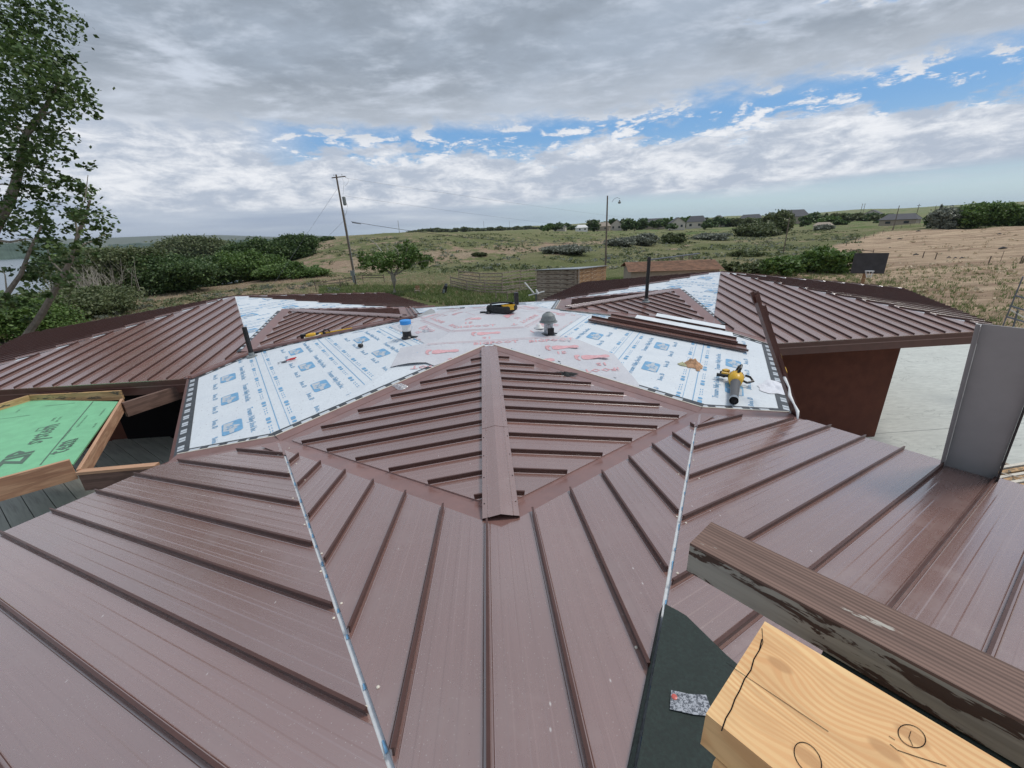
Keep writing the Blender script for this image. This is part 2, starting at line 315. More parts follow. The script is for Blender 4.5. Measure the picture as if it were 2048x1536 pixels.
# ------------------------------------------------------------------ mesh building
WM = {}
def place(o, Mw, parent=None):
    """world matrix Mw for an object, whatever its parent"""
    if parent is not None:
        o.parent = parent; o.matrix_parent_inverse = WM[parent.name].inverted()
    o.matrix_basis = Mw; WM[o.name] = Mw.copy()
    return o
class MB:
    def __init__(s): s.v = []; s.f = []; s.mi = []; s.uv = []; s.mats = []
    def m(s, mt):
        if mt not in s.mats: s.mats.append(mt)
        return s.mats.index(mt)
    def poly(s, pts, mt=0, uvs=None):
        i0 = len(s.v); s.v += [tuple(p) for p in pts]; s.f.append(tuple(range(i0, i0+len(pts)))); s.mi.append(mt)
        s.uv += list(uvs) if uvs else [(p[0], p[1]) for p in pts]
    def hexa(s, a, b, mt=0):
        """a, b: two quads (4 points each), joined into a closed solid"""
        s.poly(a[::-1], mt); s.poly(b, mt)
        for i in range(4):
            j = (i+1) % 4; s.poly([a[i], a[j], b[j], b[i]], mt)
    def prism(s, pts, dz, mt=0):
        """polygon pts extruded by the vector dz"""
        dz = Vector(dz) if not isinstance(dz, (int, float)) else Vector((0, 0, dz))
        a = [Vector(p) for p in pts]; b = [p+dz for p in a]
        s.poly(a[::-1], mt); s.poly(b, mt)
        for i in range(len(a)):
            j = (i+1) % len(a); s.poly([a[i], a[j], b[j], b[i]], mt)
    def box(s, c, size, mt=0, rz=0, mtx=None):
        x, y, z = (q/2 for q in size)
        q = [Vector(p) for p in ((-x, -y, -z), (x, -y, -z), (x, y, -z), (-x, y, -z), (-x, -y, z), (x, -y, z), (x, y, z), (-x, y, z))]
        R = mtx if mtx is not None else Matrix.Rotation(rz, 3, 'Z')
        q = [R @ p + Vector(c) for p in q]
        s.hexa(q[:4], q[4:], mt)
    def beam(s, a, b, w, h, mt=0, up=(0, 0, 1)):
        a, b = Vector(a), Vector(b); d = (b-a).normalized(); u = Vector(up)
        sd = d.cross(u)
        if sd.length < 1e-4: sd = d.cross(Vector((1, 0, 0)))
        sd.normalize(); u = sd.cross(d); sd *= w/2; u *= h/2
        s.hexa([a-sd-u, a+sd-u, a+sd+u, a-sd+u], [b-sd-u, b+sd-u, b+sd+u, b-sd+u], mt)
    def tube(s, pts, rad, n=8, mt=0, cap=True):
        pts = [Vector(p) for p in pts]
        if not isinstance(rad, (list, tuple)): rad = [rad]*len(pts)
        rings = []; ref = Vector((0, 0, 1))
        for i, p in enumerate(pts):
            d = (pts[min(i+1, len(pts)-1)]-pts[max(i-1, 0)]).normalized()
            a = d.cross(ref)
            if a.length < .05: a = d.cross(Vector((1, 0, 0)))
            a.normalize(); b = a.cross(d)
            rings.append([p+(a*math.cos(t)+b*math.sin(t))*rad[i] for t in (2*math.pi*k/n for k in range(n))])
        i0 = len(s.v)
        for r in rings: s.v += [tuple(p) for p in r]
        for i in range(len(rings)-1):
            for k in range(n):
                k2 = (k+1) % n
                q = (i0+i*n+k, i0+i*n+k2, i0+(i+1)*n+k2, i0+(i+1)*n+k)
                s.f.append(q); s.mi.append(mt)
                s.uv += [(0, 0)]*4
        if cap:
            s.f.append(tuple(i0+k for k in range(n))[::-1]); s.mi.append(mt); s.uv += [(0, 0)]*n
            s.f.append(tuple(i0+(len(rings)-1)*n+k for k in range(n))); s.mi.append(mt); s.uv += [(0, 0)]*n
    def lathe(s, prof, n=16, mt=0, c=(0, 0, 0)):
        s.tube([(c[0], c[1], c[2]+z) for r, z in prof], [max(r, .0005) for r, z in prof], n, mt)
    def obj(s, name, mats, parent=None, smooth=False, origin=None, merge=False):
        me = bpy.data.meshes.new(name)
        o0 = Vector(origin) if origin is not None else Vector((0, 0, 0))
        me.from_pydata([tuple(Vector(p)-o0) for p in s.v], [], s.f)
        for mt in (mats if isinstance(mats, (list, tuple)) else [mats]): me.materials.append(mt)
        me.polygons.foreach_set('material_index', s.mi)
        uv = me.uv_layers.new(name='UVMap')
        if len(s.uv) == len(me.loops): uv.data.foreach_set('uv', np.array(s.uv, 'f').ravel())
        if smooth: me.polygons.foreach_set('use_smooth', [True]*len(s.f))
        me.update()
        o = bpy.data.objects.new(name, me); COL.objects.link(o)
        o.location = o0; place(o, Matrix.Translation(o0), parent)
        return o
def tag(o, label=None, cat=None, group=None, kind=None):
    if label: o['label'] = label
    if cat: o['category'] = cat
    if group: o['group'] = group
    if kind: o['kind'] = kind
    return o
def thing(name, label, cat, loc=(0, 0, 0), group=None):
    o = bpy.data.objects.new(name, None); COL.objects.link(o); o.empty_display_size = .2
    place(o, Matrix.Translation(Vector(loc)))
    return tag(o, label, cat, group)
def plank(name, a, b, w, h, mt, parent=None, up=(0, 0, 1)):
    """a board from a to b with the grain along it"""
    a, b = Vector(a), Vector(b); L = (b-a).length
    k = MB(); k.box((L/2, 0, 0), (L, w, h)); 
    me = bpy.data.meshes.new(name); me.from_pydata(k.v, [], k.f); me.materials.append(mt); me.update()
    o = bpy.data.objects.new(name, me); COL.objects.link(o)
    x = (b-a).normalized(); y = Vector(up).cross(x)
    if y.length < 1e-4: y = Vector((0, 1, 0)).cross(x)
    y.normalize(); z = x.cross(y)
    Mw = Matrix((x, y, z)).transposed().to_4x4(); Mw.translation = a
    return place(o, Mw, parent)
# ================================================================== the house: hexagonal pavilions in a honeycomb
D, RE, TP, KR, Z0 = 5.43521, 6.82662, .14954, 2.55417, 3.0
S3 = math.sqrt(3); HP = D*TP; W0 = D/S3; K2 = 2.86; WALL = 5.2
ZE = Z0-(RE-D)*TP; GZ = -1.15; ZR = Z0+KR*TP
def R3(deg): return Matrix.Rotation(math.radians(deg), 3, 'Z')
class Face:
    """one slope of a hexagonal roof: s along the eave, d down from the centre"""
    def __init__(f, centre, ang, rot=0):
        f.rot = R3(rot); a = math.radians(ang); f.u = f.rot @ Vector((math.cos(a), math.sin(a), 0)); f.v = f.rot @ Vector((-math.sin(a), math.cos(a), 0))
        f.c = f.rot @ Vector(centre); f.n = (f.u*TP+Vector((0, 0, 1))).normalized()
    def p(f, s, d, h=0.0):
        q = f.c+f.u*d+f.v*s; return Vector((q.x, q.y, Z0+(D-d)*TP))+f.n*h
    def pix(f, x, y):
        pt = Vector((f.c.x, f.c.y, 0))+f.u*D; pt.z = Z0
        P = onplane(x, y, pt, f.n)-f.c; return P.dot(f.v), P.dot(f.u)
    def pixw(f, x, y, h=0.0):
        s, d = f.pix(x, y); return f.p(s, d, h)
PROF = [(.016, 0), (.030, 0), (.034, .003), (.038, 0), (.118, 0), (.126, .0010), (.146, .0010), (.154, 0), (.206, 0), (.214, .0010), (.234, .0010),
        (.242, 0), (.296, 0), (.304, .0010), (.324, .0010), (.332, 0), (.384, 0), (.388, .003), (.392, 0)]
SEAM_H = .044
def panel_mb(F, s0, pitch, lo, hi, h0=.022, sq=False, seam=True, sl=1, k=None):
    """one standing seam pan: ribbed pan from s0 to s0+pitch with its raised seam on the s0 side"""
    k = k or MB(); e = .001
    smin, smax = s0, s0+pitch
    pts = [(s0, 0)]+[(s0+a*pitch/.406, b) for a, b in PROF]+[(s0+pitch, 0)]
    if sq:
        L = max(lo(s0+.01), lo(s0+pitch-.01)); lo2 = lambda s: L
    else: lo2 = lo
    # split where an edge bends inside the pan
    ok = [(s, b, lo2(s), hi(s)) for s, b in pts]
    for (sa, ba, la, ha), (sb, bb, lb, hb) in zip(ok, ok[1:]):
        da, db = ha-la, hb-lb
        if da <= e and db <= e: continue
        if da <= e or db <= e:
            t = da/(da-db); sm = sa+(sb-sa)*t; lm = la+(lb-la)*t; bm = ba
            if da <= e: sa, ba, la, ha = sm, bm, lm, lm
            else: sb, bb, lb, hb = sm, bm, lm, lm
        q = [F.p(sa, la, h0+ba), F.p(sa, ha, h0+ba), F.p(sb, hb, h0+bb), F.p(sb, lb, h0+bb)]
        uv = [(sa, la), (sa, ha), (sb, hb), (sb, lb)]
        k.poly(q, 0, uv)
        # turned-down ends
        k.poly([F.p(sa, ha, h0+ba), F.p(sa, ha+.002, h0-.016), F.p(sb, hb+.002, h0-.016), F.p(sb, hb, h0+bb)], 0, [(sa, ha)]*4)
        k.poly([F.p(sa, la, h0+ba), F.p(sb, lb, h0+bb), F.p(sb, lb, h0-.016), F.p(sa, la, h0-.016)], 0, [(sa, la)]*4)
    if seam:
        a, b = lo2(s0+.008)+.015, hi(s0+.008)-.012
        if b-a > .08:
            H = SEAM_H
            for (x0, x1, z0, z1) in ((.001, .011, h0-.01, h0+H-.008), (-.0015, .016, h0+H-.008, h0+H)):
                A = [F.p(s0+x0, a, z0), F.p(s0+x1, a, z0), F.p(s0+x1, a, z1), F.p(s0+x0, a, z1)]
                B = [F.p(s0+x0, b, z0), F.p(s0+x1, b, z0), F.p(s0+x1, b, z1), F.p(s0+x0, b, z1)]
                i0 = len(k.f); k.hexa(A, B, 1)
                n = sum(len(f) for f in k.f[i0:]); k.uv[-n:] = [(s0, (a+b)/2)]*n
    return k
def strip(F, pts, w0, w1, h, k, mt=0, side=1, th=.004):
    """a flat strip lying on slope F beside the line pts (s,d): from w0 to w1 off the line, to the +d side if side=1"""
    for (s1, d1), (s2, d2) in zip(pts, pts[1:]):
        L = math.hypot(s2-s1, d2-d1); nx, ny = -(d2-d1)/L*side, (s2-s1)/L*side
        A = [(s1+nx*w0, d1+ny*w0), (s2+nx*w0, d2+ny*w0), (s2+nx*w1, d2+ny*w1), (s1+nx*w1, d1+ny*w1)]
        k.prism([F.p(s, d, h-th) for s, d in A], F.n*th, mt)

house = thing('hexagonal_house', 'low brown house of joined six-sided pavilions under a half-finished standing seam metal roof', 'house', (0, 0, GZ))
N_C = (0, -2*D, 0)
lip = .03
def lo_hip(g=.012): return lambda s: max(.02, S3*abs(s)+g*2)
hi_e = lambda s: RE+lip
hi_mid = lambda s: D-KR*(1-abs(s)/W0)-.23 if abs(s) < W0 else -1
hi_A = lambda s: min(RE+lip, 2*(D-.12+S3/2*s))
hi_B = lambda s: min(RE+lip, 2*(D-.12-S3/2*s))
def fascia(k, F, s0, s1, clip0=0, clip1=0):
    """stepped eave trim; ends mitre at hexagon corners"""
    for d0, d1, za, zb, mt in ((RE-.03, RE+.020, -.055, .010, 0), (RE-.06, RE-.012, -.125, -.070, 0), (RE-.07, RE-.018, -.150, -.127, 1), (RE-.10, RE-.045, -.34, -.152, 0)):
        A, B = [], []
        for s, c, out in ((s0, clip0, A), (s1, clip1, B)):
            for d, z in ((d0, za), (d1, za), (d1, zb), (d0, zb)):
                ss = s
                if c: ss = math.copysign(d/S3, s)
                P = F.p(ss, d); P.z = ZE+z; out.append(P)
        k.hexa(A, B, mt)
def pavilion(rot, faces, wood_pitch=.42):
    """faces: list of (angle, kind) in the near pavilion's frame; kind in metal/square/plain/membrane"""
    cen = N_C
    # roof deck with its underlayment: part of the house; everything laid on it is a sub-part
    k = MB(); ctr = Face(cen, 90, rot).p(0, 0)
    for i in range(6):
        F = Face(cen, 90+60*i, rot); a, b = RE/S3, -RE/S3
        k.poly([ctr, F.p(b, RE), F.p(a, RE)], 0, [(0, 0), (b, RE), (a, RE)])
        k.poly([F.p(b, RE), F.p(b, RE)-Vector((0, 0, .10)), F.p(a, RE)-Vector((0, 0, .10)), F.p(a, RE)], 1)
        q = F.p(0, 0).copy(); q.z = ZE-.30
        k.poly([q, Vector((*F.p(a, RE-.06).xy, ZE-.30)), Vector((*F.p(b, RE-.06).xy, ZE-.30))], 1)
    roof = k.obj('roof', [M['blue_mem'], M['trim']], house)
    for ang, kind in faces:
        F = Face(cen, ang, rot)
        mid, A, B = ang == 90, ang == 150, ang == 30
        hi = hi_mid if mid else hi_A if A else hi_B if B else hi_e
        pitch = .406 if mid else .42; off = .11489 if mid else {150: .18, 30: .19}.get(ang, .1)
        if kind == 'membrane': continue
        stuff = MB() if kind == 'plain' else None
        n = int(4.2/pitch)+1
        for i in range(-n, n+1):
            s0 = off+i*pitch if not mid else -(-.11489+i*.406)-.406+.0
            gap = .012
            kk = panel_mb(F, s0, pitch, lo_hip(gap), hi, sq=(kind == 'square'), k=stuff)
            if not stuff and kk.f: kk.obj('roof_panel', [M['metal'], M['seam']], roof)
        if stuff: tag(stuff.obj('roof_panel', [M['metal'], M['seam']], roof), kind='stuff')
    # eave trim
    k = MB(); xe = (RE-D*.5)/(S3/2)
    for i in range(1, 6):
        ang = 90+60*i; F = Face(cen, ang, rot); a = RE/S3
        s0, s1, c0, c1 = -a, a, 1, 1
        if ang % 360 == 150: s0 = (D*.5*1.0-RE*.5)*0; s0 = (RE/2-D)/(S3/2)*1.0; c0 = 0     # where the eave meets the fold with the middle roof
        if ang % 360 == 30: s1 = -(RE/2-D)/(S3/2); c1 = 0
        fascia(k, F, s0, s1, c0, c1)
        k.obj('fascia', [M['trim'], M['flash']], house); k = MB()
    # walls
    k = MB()
    for i in range(6):
        F = Face(cen, 90+60*i, rot); a = WALL/S3
        P = [Vector((*F.p(s, WALL).xy, z)) for s, z in ((-a, GZ-.05), (a, GZ-.05), (a, ZE-.3), (-a, ZE-.3))]
        k.poly(P)
    k.obj('wall', M['wall'], house)
    return roof
roofN = pavilion(0, [(90, 'metal'), (150, 'metal'), (30, 'metal'), (210, 'plain'), (270, 'plain'), (330, 'plain')])
roofL = pavilion(-120, [(90, 'membrane'), (150, 'square'), (30, 'metal'), (330, 'square'), (270, 'plain'), (210, 'plain')])
roofR = pavilion(120, [(90, 'membrane'), (30, 'square'), (150, 'metal'), (210, 'square'), (270, 'plain'), (330, 'plain')])

# --- middle pavilion: bare underlayment
k = MB(); c0 = Vector((0, 0, Z0+HP))
for i in range(6):
    F = Face((0, 0, 0), 30+60*i); a, b = RE/S3, -RE/S3
    k.poly([F.p(0, 0), F.p(b, RE), F.p(a, RE)], 0, [(0, 0), (b, RE), (a, RE)])
    k.poly([F.p(b, RE), F.p(b, RE)-Vector((0, 0, .10)), F.p(a, RE)-Vector((0, 0, .10)), F.p(a, RE)], 1)
    q = Vector((0, 0, ZE-.30)); k.poly([q, Vector((*F.p(a, RE-.06).xy, ZE-.30)), Vector((*F.p(b, RE-.06).xy, ZE-.30))], 1)
roofC = k.obj('roof', [M['blue_mem'], M['trim']], house)
k = MB()
for ang in (210, 90, 330):
    F = Face((0, 0, 0), ang); e = -(RE/2-D)/(S3/2); fascia(k, F, -e, e); k.obj('fascia', [M['trim'], M['flash']], house); k = MB()
k = MB()
for i in range(6):
    F = Face((0, 0, 0), 30+60*i); a = WALL/S3
    k.poly([Vector((*F.p(s, WALL).xy, z)) for s, z in ((-a, GZ-.05), (a, GZ-.05), (a, ZE-.3), (-a, ZE-.3))])
k.obj('wall', M['wall'], house)

# added near-black panels that paint under-eave shade on the porch-side walls
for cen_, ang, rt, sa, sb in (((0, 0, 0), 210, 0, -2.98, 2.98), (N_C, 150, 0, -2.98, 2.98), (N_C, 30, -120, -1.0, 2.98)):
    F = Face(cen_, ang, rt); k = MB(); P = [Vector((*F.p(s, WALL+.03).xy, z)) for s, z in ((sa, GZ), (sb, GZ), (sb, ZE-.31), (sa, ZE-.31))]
    k.prism(P, F.u*-.02); k.obj('shade_panel', M['ink'], house)
# --- crickets over the folds
class Cricket:
    """slope of a cricket; s runs along the ridge (towards the middle roof), d runs out and down from it"""
    def __init__(f, side, rot):
        f.side = side; f.R = R3(rot); f.b = (K2-KR)*TP/(K2+KR); f.a = ZR+f.b*KR; f.sl = (f.a-Z0)/W0
        f.n = (f.R @ Vector((side*f.sl, -f.b, 1))).normalized()
    def p(f, s, d, h=0.0):
        return f.R @ Vector((f.side*d, -D+s, f.a+f.b*s-f.sl*d))+f.n*h
NAT = {0: 'hem', -120: 'rail', 120: 'hem'}
for rot, roof in ((0, roofN), (-120, roofL), (120, roofR)):
    cr = MB(); apexA = R3(rot) @ Vector((0, -D-KR, ZR)); apexB = R3(rot) @ Vector((0, -D+K2, Z0+K2*TP))
    cornL = R3(rot) @ Vector((-W0, -D, Z0)); cornR = R3(rot) @ Vector((W0, -D, Z0))
    up = Vector((0, 0, .012))
    cr.poly([apexA+up, cornR+up, apexB+up]); cr.poly([apexB+up, cornL+up, apexA+up])
    ck = cr.obj('cricket_roof', M['flash'], house)
    for side in (1, -1):
        F = Cricket(side, rot)
        def lo(s): return .10
        def hi(s): return min(W0*(1+s/KR)-.10, W0*(1-s/K2)-(.42 if s > 0 else .30)*1.0)-.0
        for i in range(-7, 8):
            s0 = .12+i*.40
            kk = panel_mb(F, s0, .40, lo, hi, h0=.026)
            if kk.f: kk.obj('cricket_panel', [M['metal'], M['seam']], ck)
    # ridge cap, overhanging the near end
    cp = MB(); R = R3(rot); e0, e1 = (-KR-.10, K2-.10) if rot == 0 else (-KR+.25, K2-.30)
    w = .165; sl = KR*TP/W0; rz_ = lambda s: Cricket(1, 0).p(s, 0).z
    for z, th in ((.080, .004),):
        prof = [(-w, -w*sl+z-.035), (-w+.004, -w*sl+z), (-.115, -.115*sl+z+.001), (-.11, -.11*sl+z+.006), (-.105, -.105*sl+z+.001), (0, z+.012), (.105, -.105*sl+z+.001), (.11, -.11*sl+z+.006), (.115, -.115*sl+z+.001), (w-.004, -w*sl+z), (w, -w*sl+z-.035)]
        segs = [(e0, e0+1.72), (e0+1.70, e1)]
        for j, (ya, yb) in enumerate(segs):
            for (x1, z1), (x2, z2) in zip(prof, prof[1:]):
                zz = .003*j
                cp.poly([R @ Vector((x1, -D+ya, rz_(ya)+z1+zz)), R @ Vector((x2, -D+ya, rz_(ya)+z2+zz)), R @ Vector((x2, -D+yb, rz_(yb)+z2+zz)), R @ Vector((x1, -D+yb, rz_(yb)+z1+zz))], 0, [(x1, ya), (x2, ya), (x2, yb), (x1, yb)])
    cp.obj('ridge_cap', M['metal'], ck)
    sk = MB()
    for j in range(12):
        y = e0+.2+j*.42
        if y > e1-.1: break
        for x in (-w+.022, w-.022): sk.lathe([(.007, 0), (.006, .005), (.001, .006)], 6, 0, R @ Vector((x, -D+y, rz_(y)+.080-abs(x)*sl)))
    tag(sk.obj('screw', M['black'], ck), kind='stuff')
    # valley flashing on the pavilion side
    fk = MB(); F = Face(N_C, 90, rot)
    strip(F, [(-W0, D), (0, D-KR)], -.02, .26, .016, fk, 0, -1)
    strip(F, [(0, D-KR), (W0, D)], -.02, .26, .016, fk, 0, -1)
    fk.prism([F.p(0, D-KR-.36, .013), F.p(.34, D-KR-.04, .013), F.p(0, D-KR+.2, .013), F.p(-.34, D-KR-.04, .013)], F.n*.004)
    for ang, sg in ((150, 1), (30, -1)):
        G = Face(N_C, ang, rot); s1 = -(D-RE/2)/(S3/2)*sg; s0 = -W0*sg
        q = [(s0, D), (s1, RE)] if sg > 0 else [(s1, RE), (s0, D)]
        strip(G, q, -.01, .24, .016, fk, 0, -1)
    fk.obj('valley_flashing', M['flash'], roof)
    # middle roof side
    fk = MB(); FC = Face((0, 0, 0), 270, rot); dC = D-K2
    dk = MB()
    lines = [(FC, [(-W0, D), (0, dC)], -1), (FC, [(0, dC), (W0, D)], -1)]
    for ang, sg in ((210, 1), (330, -1)):
        G = Face((0, 0, 0), ang, rot); s0 = W0*sg; s1 = (D-RE/2)/(S3/2)*sg
        lines.append((G, [(s0, D), (s1, RE)] if sg < 0 else [(s1, RE), (s0, D)], -1))
    for G, ln, sd in lines:
        strip(G, ln, -.02, .17, .020, fk, 0, sd)
        if NAT[rot] == 'hem': strip(G, ln, .155, .172, .030, fk, 1, sd, .012)
        else: strip(G, ln, .14, .19, .075, fk, 0, sd, .06); strip(G, ln, .02, .05, .060, fk, 0, sd, .04)
        strip(G, ln, .172, .31, .008, dk, 0, sd, .005)
        # printed dashes on the tape
        (a0, b0), (a1, b1) = ln; L = math.hypot(a1-a0, b1-b0); t = .12
        while t < L-.25:
            ex = .16 if int(t*10) % 3 else .04
            A = (a0+(a1-a0)*t/L, b0+(b1-b0)*t/L); B = (a0+(a1-a0)*(t+ex)/L, b0+(b1-b0)*(t+ex)/L)
            strip(G, [A, B], .205, .268, .0095, dk, 1, sd, .002); t += ex+.13
    fk.obj('valley_flashing', [M['flash'], M['hem']], roofC)
    dk.obj('seam_tape', [M['tape'], M['whiteink']], roofC)
# dark tape along the open eaves of the middle roof
for ang in (210, 330):
    F = Face((0, 0, 0), ang); dk = MB(); e = -(RE/2-D)/(S3/2)
    strip(F, [(-e+.1, RE), (e-.1, RE)], 0, .22, .006, dk, 0, -1, .004)
    s = -e+.25
    while s < e-.3:
        for dd, ln in ((0, .09), (.115, .07)):
            strip(F, [(s+dd, RE), (s+dd+ln, RE)], .06, .15, .0075, dk, 1, -1, .002)
        s += .36
    dk.obj('eave_tape', [M['tape'], M['whiteink']], roofC)

# the bare strips left open on the near hips, with smears of blue print
for sg in (1, -1):
    hk = MB(); F = FNh = Face(N_C, 90); d = .6
    while d < 5.2:
        L = random.choice([.03, .05, .08]); s = sg*d/S3
        nx = .010; hk.poly([F.p(sg*d/S3-nx, d, .006), F.p(sg*d/S3, d-.01, .006), F.p(sg*(d+L)/S3, d+L, .006), F.p(sg*(d+L)/S3-nx, d+L, .006)]); d += L+random.uniform(.10, .35)
    tag(hk.obj('blue_print', M['blueink'], roofN), kind='stuff')
# hip screws on the near roof
scr = MB(); scr.lathe([(.009, 0), (.009, .003), (.004, .006), (.0005, .006)], 8)
first = None
for ang, sg, rr in ((90, 1, roofN), (90, -1, roofN), (150, -1, roofN), (30, 1, roofN)):
    F = Face(N_C, ang); d = 1.3
    while d < 5.2:
        s = sg*(d/S3-.075); P = F.p(s, d+random.uniform(-.1, .1), .024)
        if first is None:
            first = scr.obj('screw', M['hem'], rr); o = first
        else:
            o = first.copy(); COL.objects.link(o)
        place(o, Matrix.Translation(P), rr); d += random.uniform(.45, .75)
# ------------------------------------------------------------------ underlayment print
def text_mb(txt, size, bold=0.0, sx=1.0):
    cu = bpy.data.curves.new('t', 'FONT'); cu.body = txt; cu.size = size; cu.resolution_u = 1; cu.offset = bold; cu.align_x = 'CENTER'; cu.align_y = 'CENTER'
    ob = bpy.data.objects.new('t', cu); COL.objects.link(ob); me = bpy.data.meshes.new_from_object(ob)
    v = [(p.co.x*sx, p.co.y) for p in me.vertices]; f = [tuple(p.vertices) for p in me.polygons]
    bpy.data.objects.remove(ob); bpy.data.meshes.remove(me); bpy.data.curves.remove(cu)
    return v, f
T_TV = text_mb('Treasure Valley Steel Inc.', .135, .0015, .86); T_BO = text_mb('Boise, ID', .12, .001, .9)
T_BF = text_mb('BIGFOOT', .17, .004, 1.35); T_15 = text_mb('15', .17, .004, 1.4); T_SM = text_mb('TVS 30  ICE', .055, .001)
def rrect(w, h, r, n=4):
    out = []
    for cx, cy, a0 in ((w/2-r, h/2-r, 0), (-w/2+r, h/2-r, 90), (-w/2+r, -h/2+r, 180), (w/2-r, -h/2+r, 270)):
        for i in range(n+1):
            a = math.radians(a0+90*i/n); out.append((cx+r*math.cos(a), cy+r*math.sin(a)))
    return out
LOGO_BG = rrect(.54, .30, .06)
LOGO_W1 = [(-.25, -.12), (-.22, .03), (-.10, .0), (-.02, .10), (.03, .115), (.045, .05), (.09, .085), (.13, .03), (.24, .02), (.25, -.04), (.13, -.045), (.08, -.13), (-.10, -.125)]
LOGO_S = [[(-.10, -.02), (-.04, .03), (-.02, .01), (-.08, -.04)], [(-.10, -.07), (-.03, -.02), (-.01, -.04), (-.08, -.09)], [(.0, .035), (.05, -.005), (.03, -.02), (-.01, .01)], [(.0, -.05), (.07, -.05), (.07, -.07), (.0, -.07)], [(.03, -.095), (.03, -.02), (.048, -.02), (.048, -.095)]]
def foot():
    pts = []
    sole = [(-.20, .0), (-.19, .065), (-.10, .085), (.0, .055), (.10, .045), (.20, .06), (.25, .03), (.25, -.03), (.19, -.055), (.08, -.035), (-.02, -.06), (-.12, -.085), (-.19, -.06)]
    toes = [((-.255, .075), .034), ((-.275, .03), .024), ((-.28, -.012), .021), ((-.272, -.05), .018), ((-.25, -.083), .016)]
    pts.append(sole)
    for (cx, cy), r in toes: pts.append([(cx+1.5*r*math.cos(t), cy+r*math.sin(t)) for t in (2*math.pi*i/7 for i in range(7))])
    return pts
FOOT = foot()
class Ink:
    """flat print gathered in (s, -d) coordinates of a slope, clipped to a polygon, then laid on it"""
    def __init__(s): s.v = []; s.f = []; s.m = []; s.h = []
    def add(s, v, f, at, rot=0, mt=0, lift=0, sc=1, mir=False):
        c, sn = math.cos(rot), math.sin(rot); i0 = len(s.v)
        for x, y in v:
            x *= sc; y *= sc
            if mir: x = -x
            s.v.append((at[0]+c*x-sn*y, at[1]+sn*x+c*y)); s.h.append(lift)
        for q in f: s.f.append(tuple(i0+i for i in q)); s.m.append(mt)
    def poly(s, pts, at, **k): s.add(pts, [tuple(range(len(pts)))], at, **k)
    def lay(s, name, F, clip, mats, parent, h=.004):
        bm = bmesh.new(); vs = [bm.verts.new((x, y, z)) for (x, y), z in zip(s.v, s.h)]
        for q, mi in zip(s.f, s.m):
            try: fc = bm.faces.new([vs[i] for i in q]); fc.material_index = mi
            except ValueError: pass
        n = len(clip); area = sum(clip[i][0]*clip[(i+1) % n][1]-clip[(i+1) % n][0]*clip[i][1] for i in range(n))
        if area < 0: clip = clip[::-1]
        for i in range(n):
            a, b = clip[i], clip[(i+1) % n]; nx, ny = (b[1]-a[1]), -(b[0]-a[0])
            bmesh.ops.bisect_plane(bm, geom=bm.verts[:]+bm.edges[:]+bm.faces[:], plane_co=(a[0], a[1], 0), plane_no=(nx, ny, 0), clear_outer=True)
        for v in bm.verts: v.co = F.p(v.co.x, -v.co.y, h+v.co.z)
        bmesh.ops.recalc_face_normals(bm, faces=bm.faces[:])
        for f_ in bm.faces:
            if f_.normal.z < 0: f_.normal_flip()
        me = bpy.data.meshes.new(name); bm.to_mesh(me); bm.free()
        for mt in mats: me.materials.append(mt)
        o = bpy.data.objects.new(name, me); COL.objects.link(o); place(o, Matrix.Identity(4), parent)
        return o
def blue_print(F, clip, rows, parent, seed, s_rng=(-4, 4)):
    ink = Ink(); r = random.Random(seed)
    for d, s0, _ in rows:
        s = s0-1.56*3
        while s < s_rng[1]:
            if s > s_rng[0]-.5:
                ink.poly(LOGO_BG, (s, -d)); ink.poly(LOGO_W1, (s, -d), mt=1, lift=.001)
                for q in LOGO_S: ink.poly(q, (s, -d), lift=.002)
                ink.add(*T_TV, (s-.05, -(d-.29)), 0); ink.add(*T_BO, (s-.42, -(d+.25))); ink.add(*T_BO, (s+.38, -(d+.25)))
            s += 1.56
    for d, s0, _ in rows:                       # lap lines with little printed boxes
        for dd in (-.62, -.78):
            L = d+dd; ink.poly([(-4, -L), (4, -L), (4, -L+.014), (-4, -L+.014)], (0, 0)) if dd == -.62 else ink.poly([(-4, -L), (4, -L), (4, -L+.008), (-4, -L+.008)], (0, 0))
            s = -4+r.uniform(0, .5)
            while s < 4:
                yb = -(L+(.10 if dd == -.62 else -.08))
                ink.poly(rrect(.13, .07, .02, 2), (s, yb)); ink.poly(rrect(.09, .07, .03, 2), (s+.15, yb))
                for q in range(3): ink.add([(-.03, -.006), (.03, -.006), (.03, .006), (-.03, .006)], [(0, 1, 2, 3)], (s+.32+q*.12, yb+.015)); ink.add([(-.03, -.006), (.03, -.006), (.03, .006), (-.03, .006)], [(0, 1, 2, 3)], (s+.34+q*.12, yb-.02))
                s += .86
    o = ink.lay('underlayment_print', F, clip, [M['blueink'], M['whiteink']], parent); tag(o, kind='stuff')
def tri(F, d1, sgap=0.0): return [(0, 0), (-d1/S3, -d1), (d1/S3, -d1)]
FL, FR, FNr = Face((0, 0, 0), 210), Face((0, 0, 0), 330), Face((0, 0, 0), 270)
def trap(dm, d1, g=.02): return [(-dm/S3+g, -dm), (-d1/S3+g, -d1), (d1/S3-g, -d1), (dm/S3-g, -dm)]
ex = (D-RE/2)/(S3/2)
blue_print(FL, [(-2.2/S3, -2.2), (-W0+.05, -D+.05), (-ex+.15, -RE+.22), (ex-.18, -RE+.22), (W0-.2, -D+.05), (2.2/S3, -2.2)], [(6.02, .29, 0), (4.53, 1.38, 0), (3.12, .67, 0)], roofC, 1)
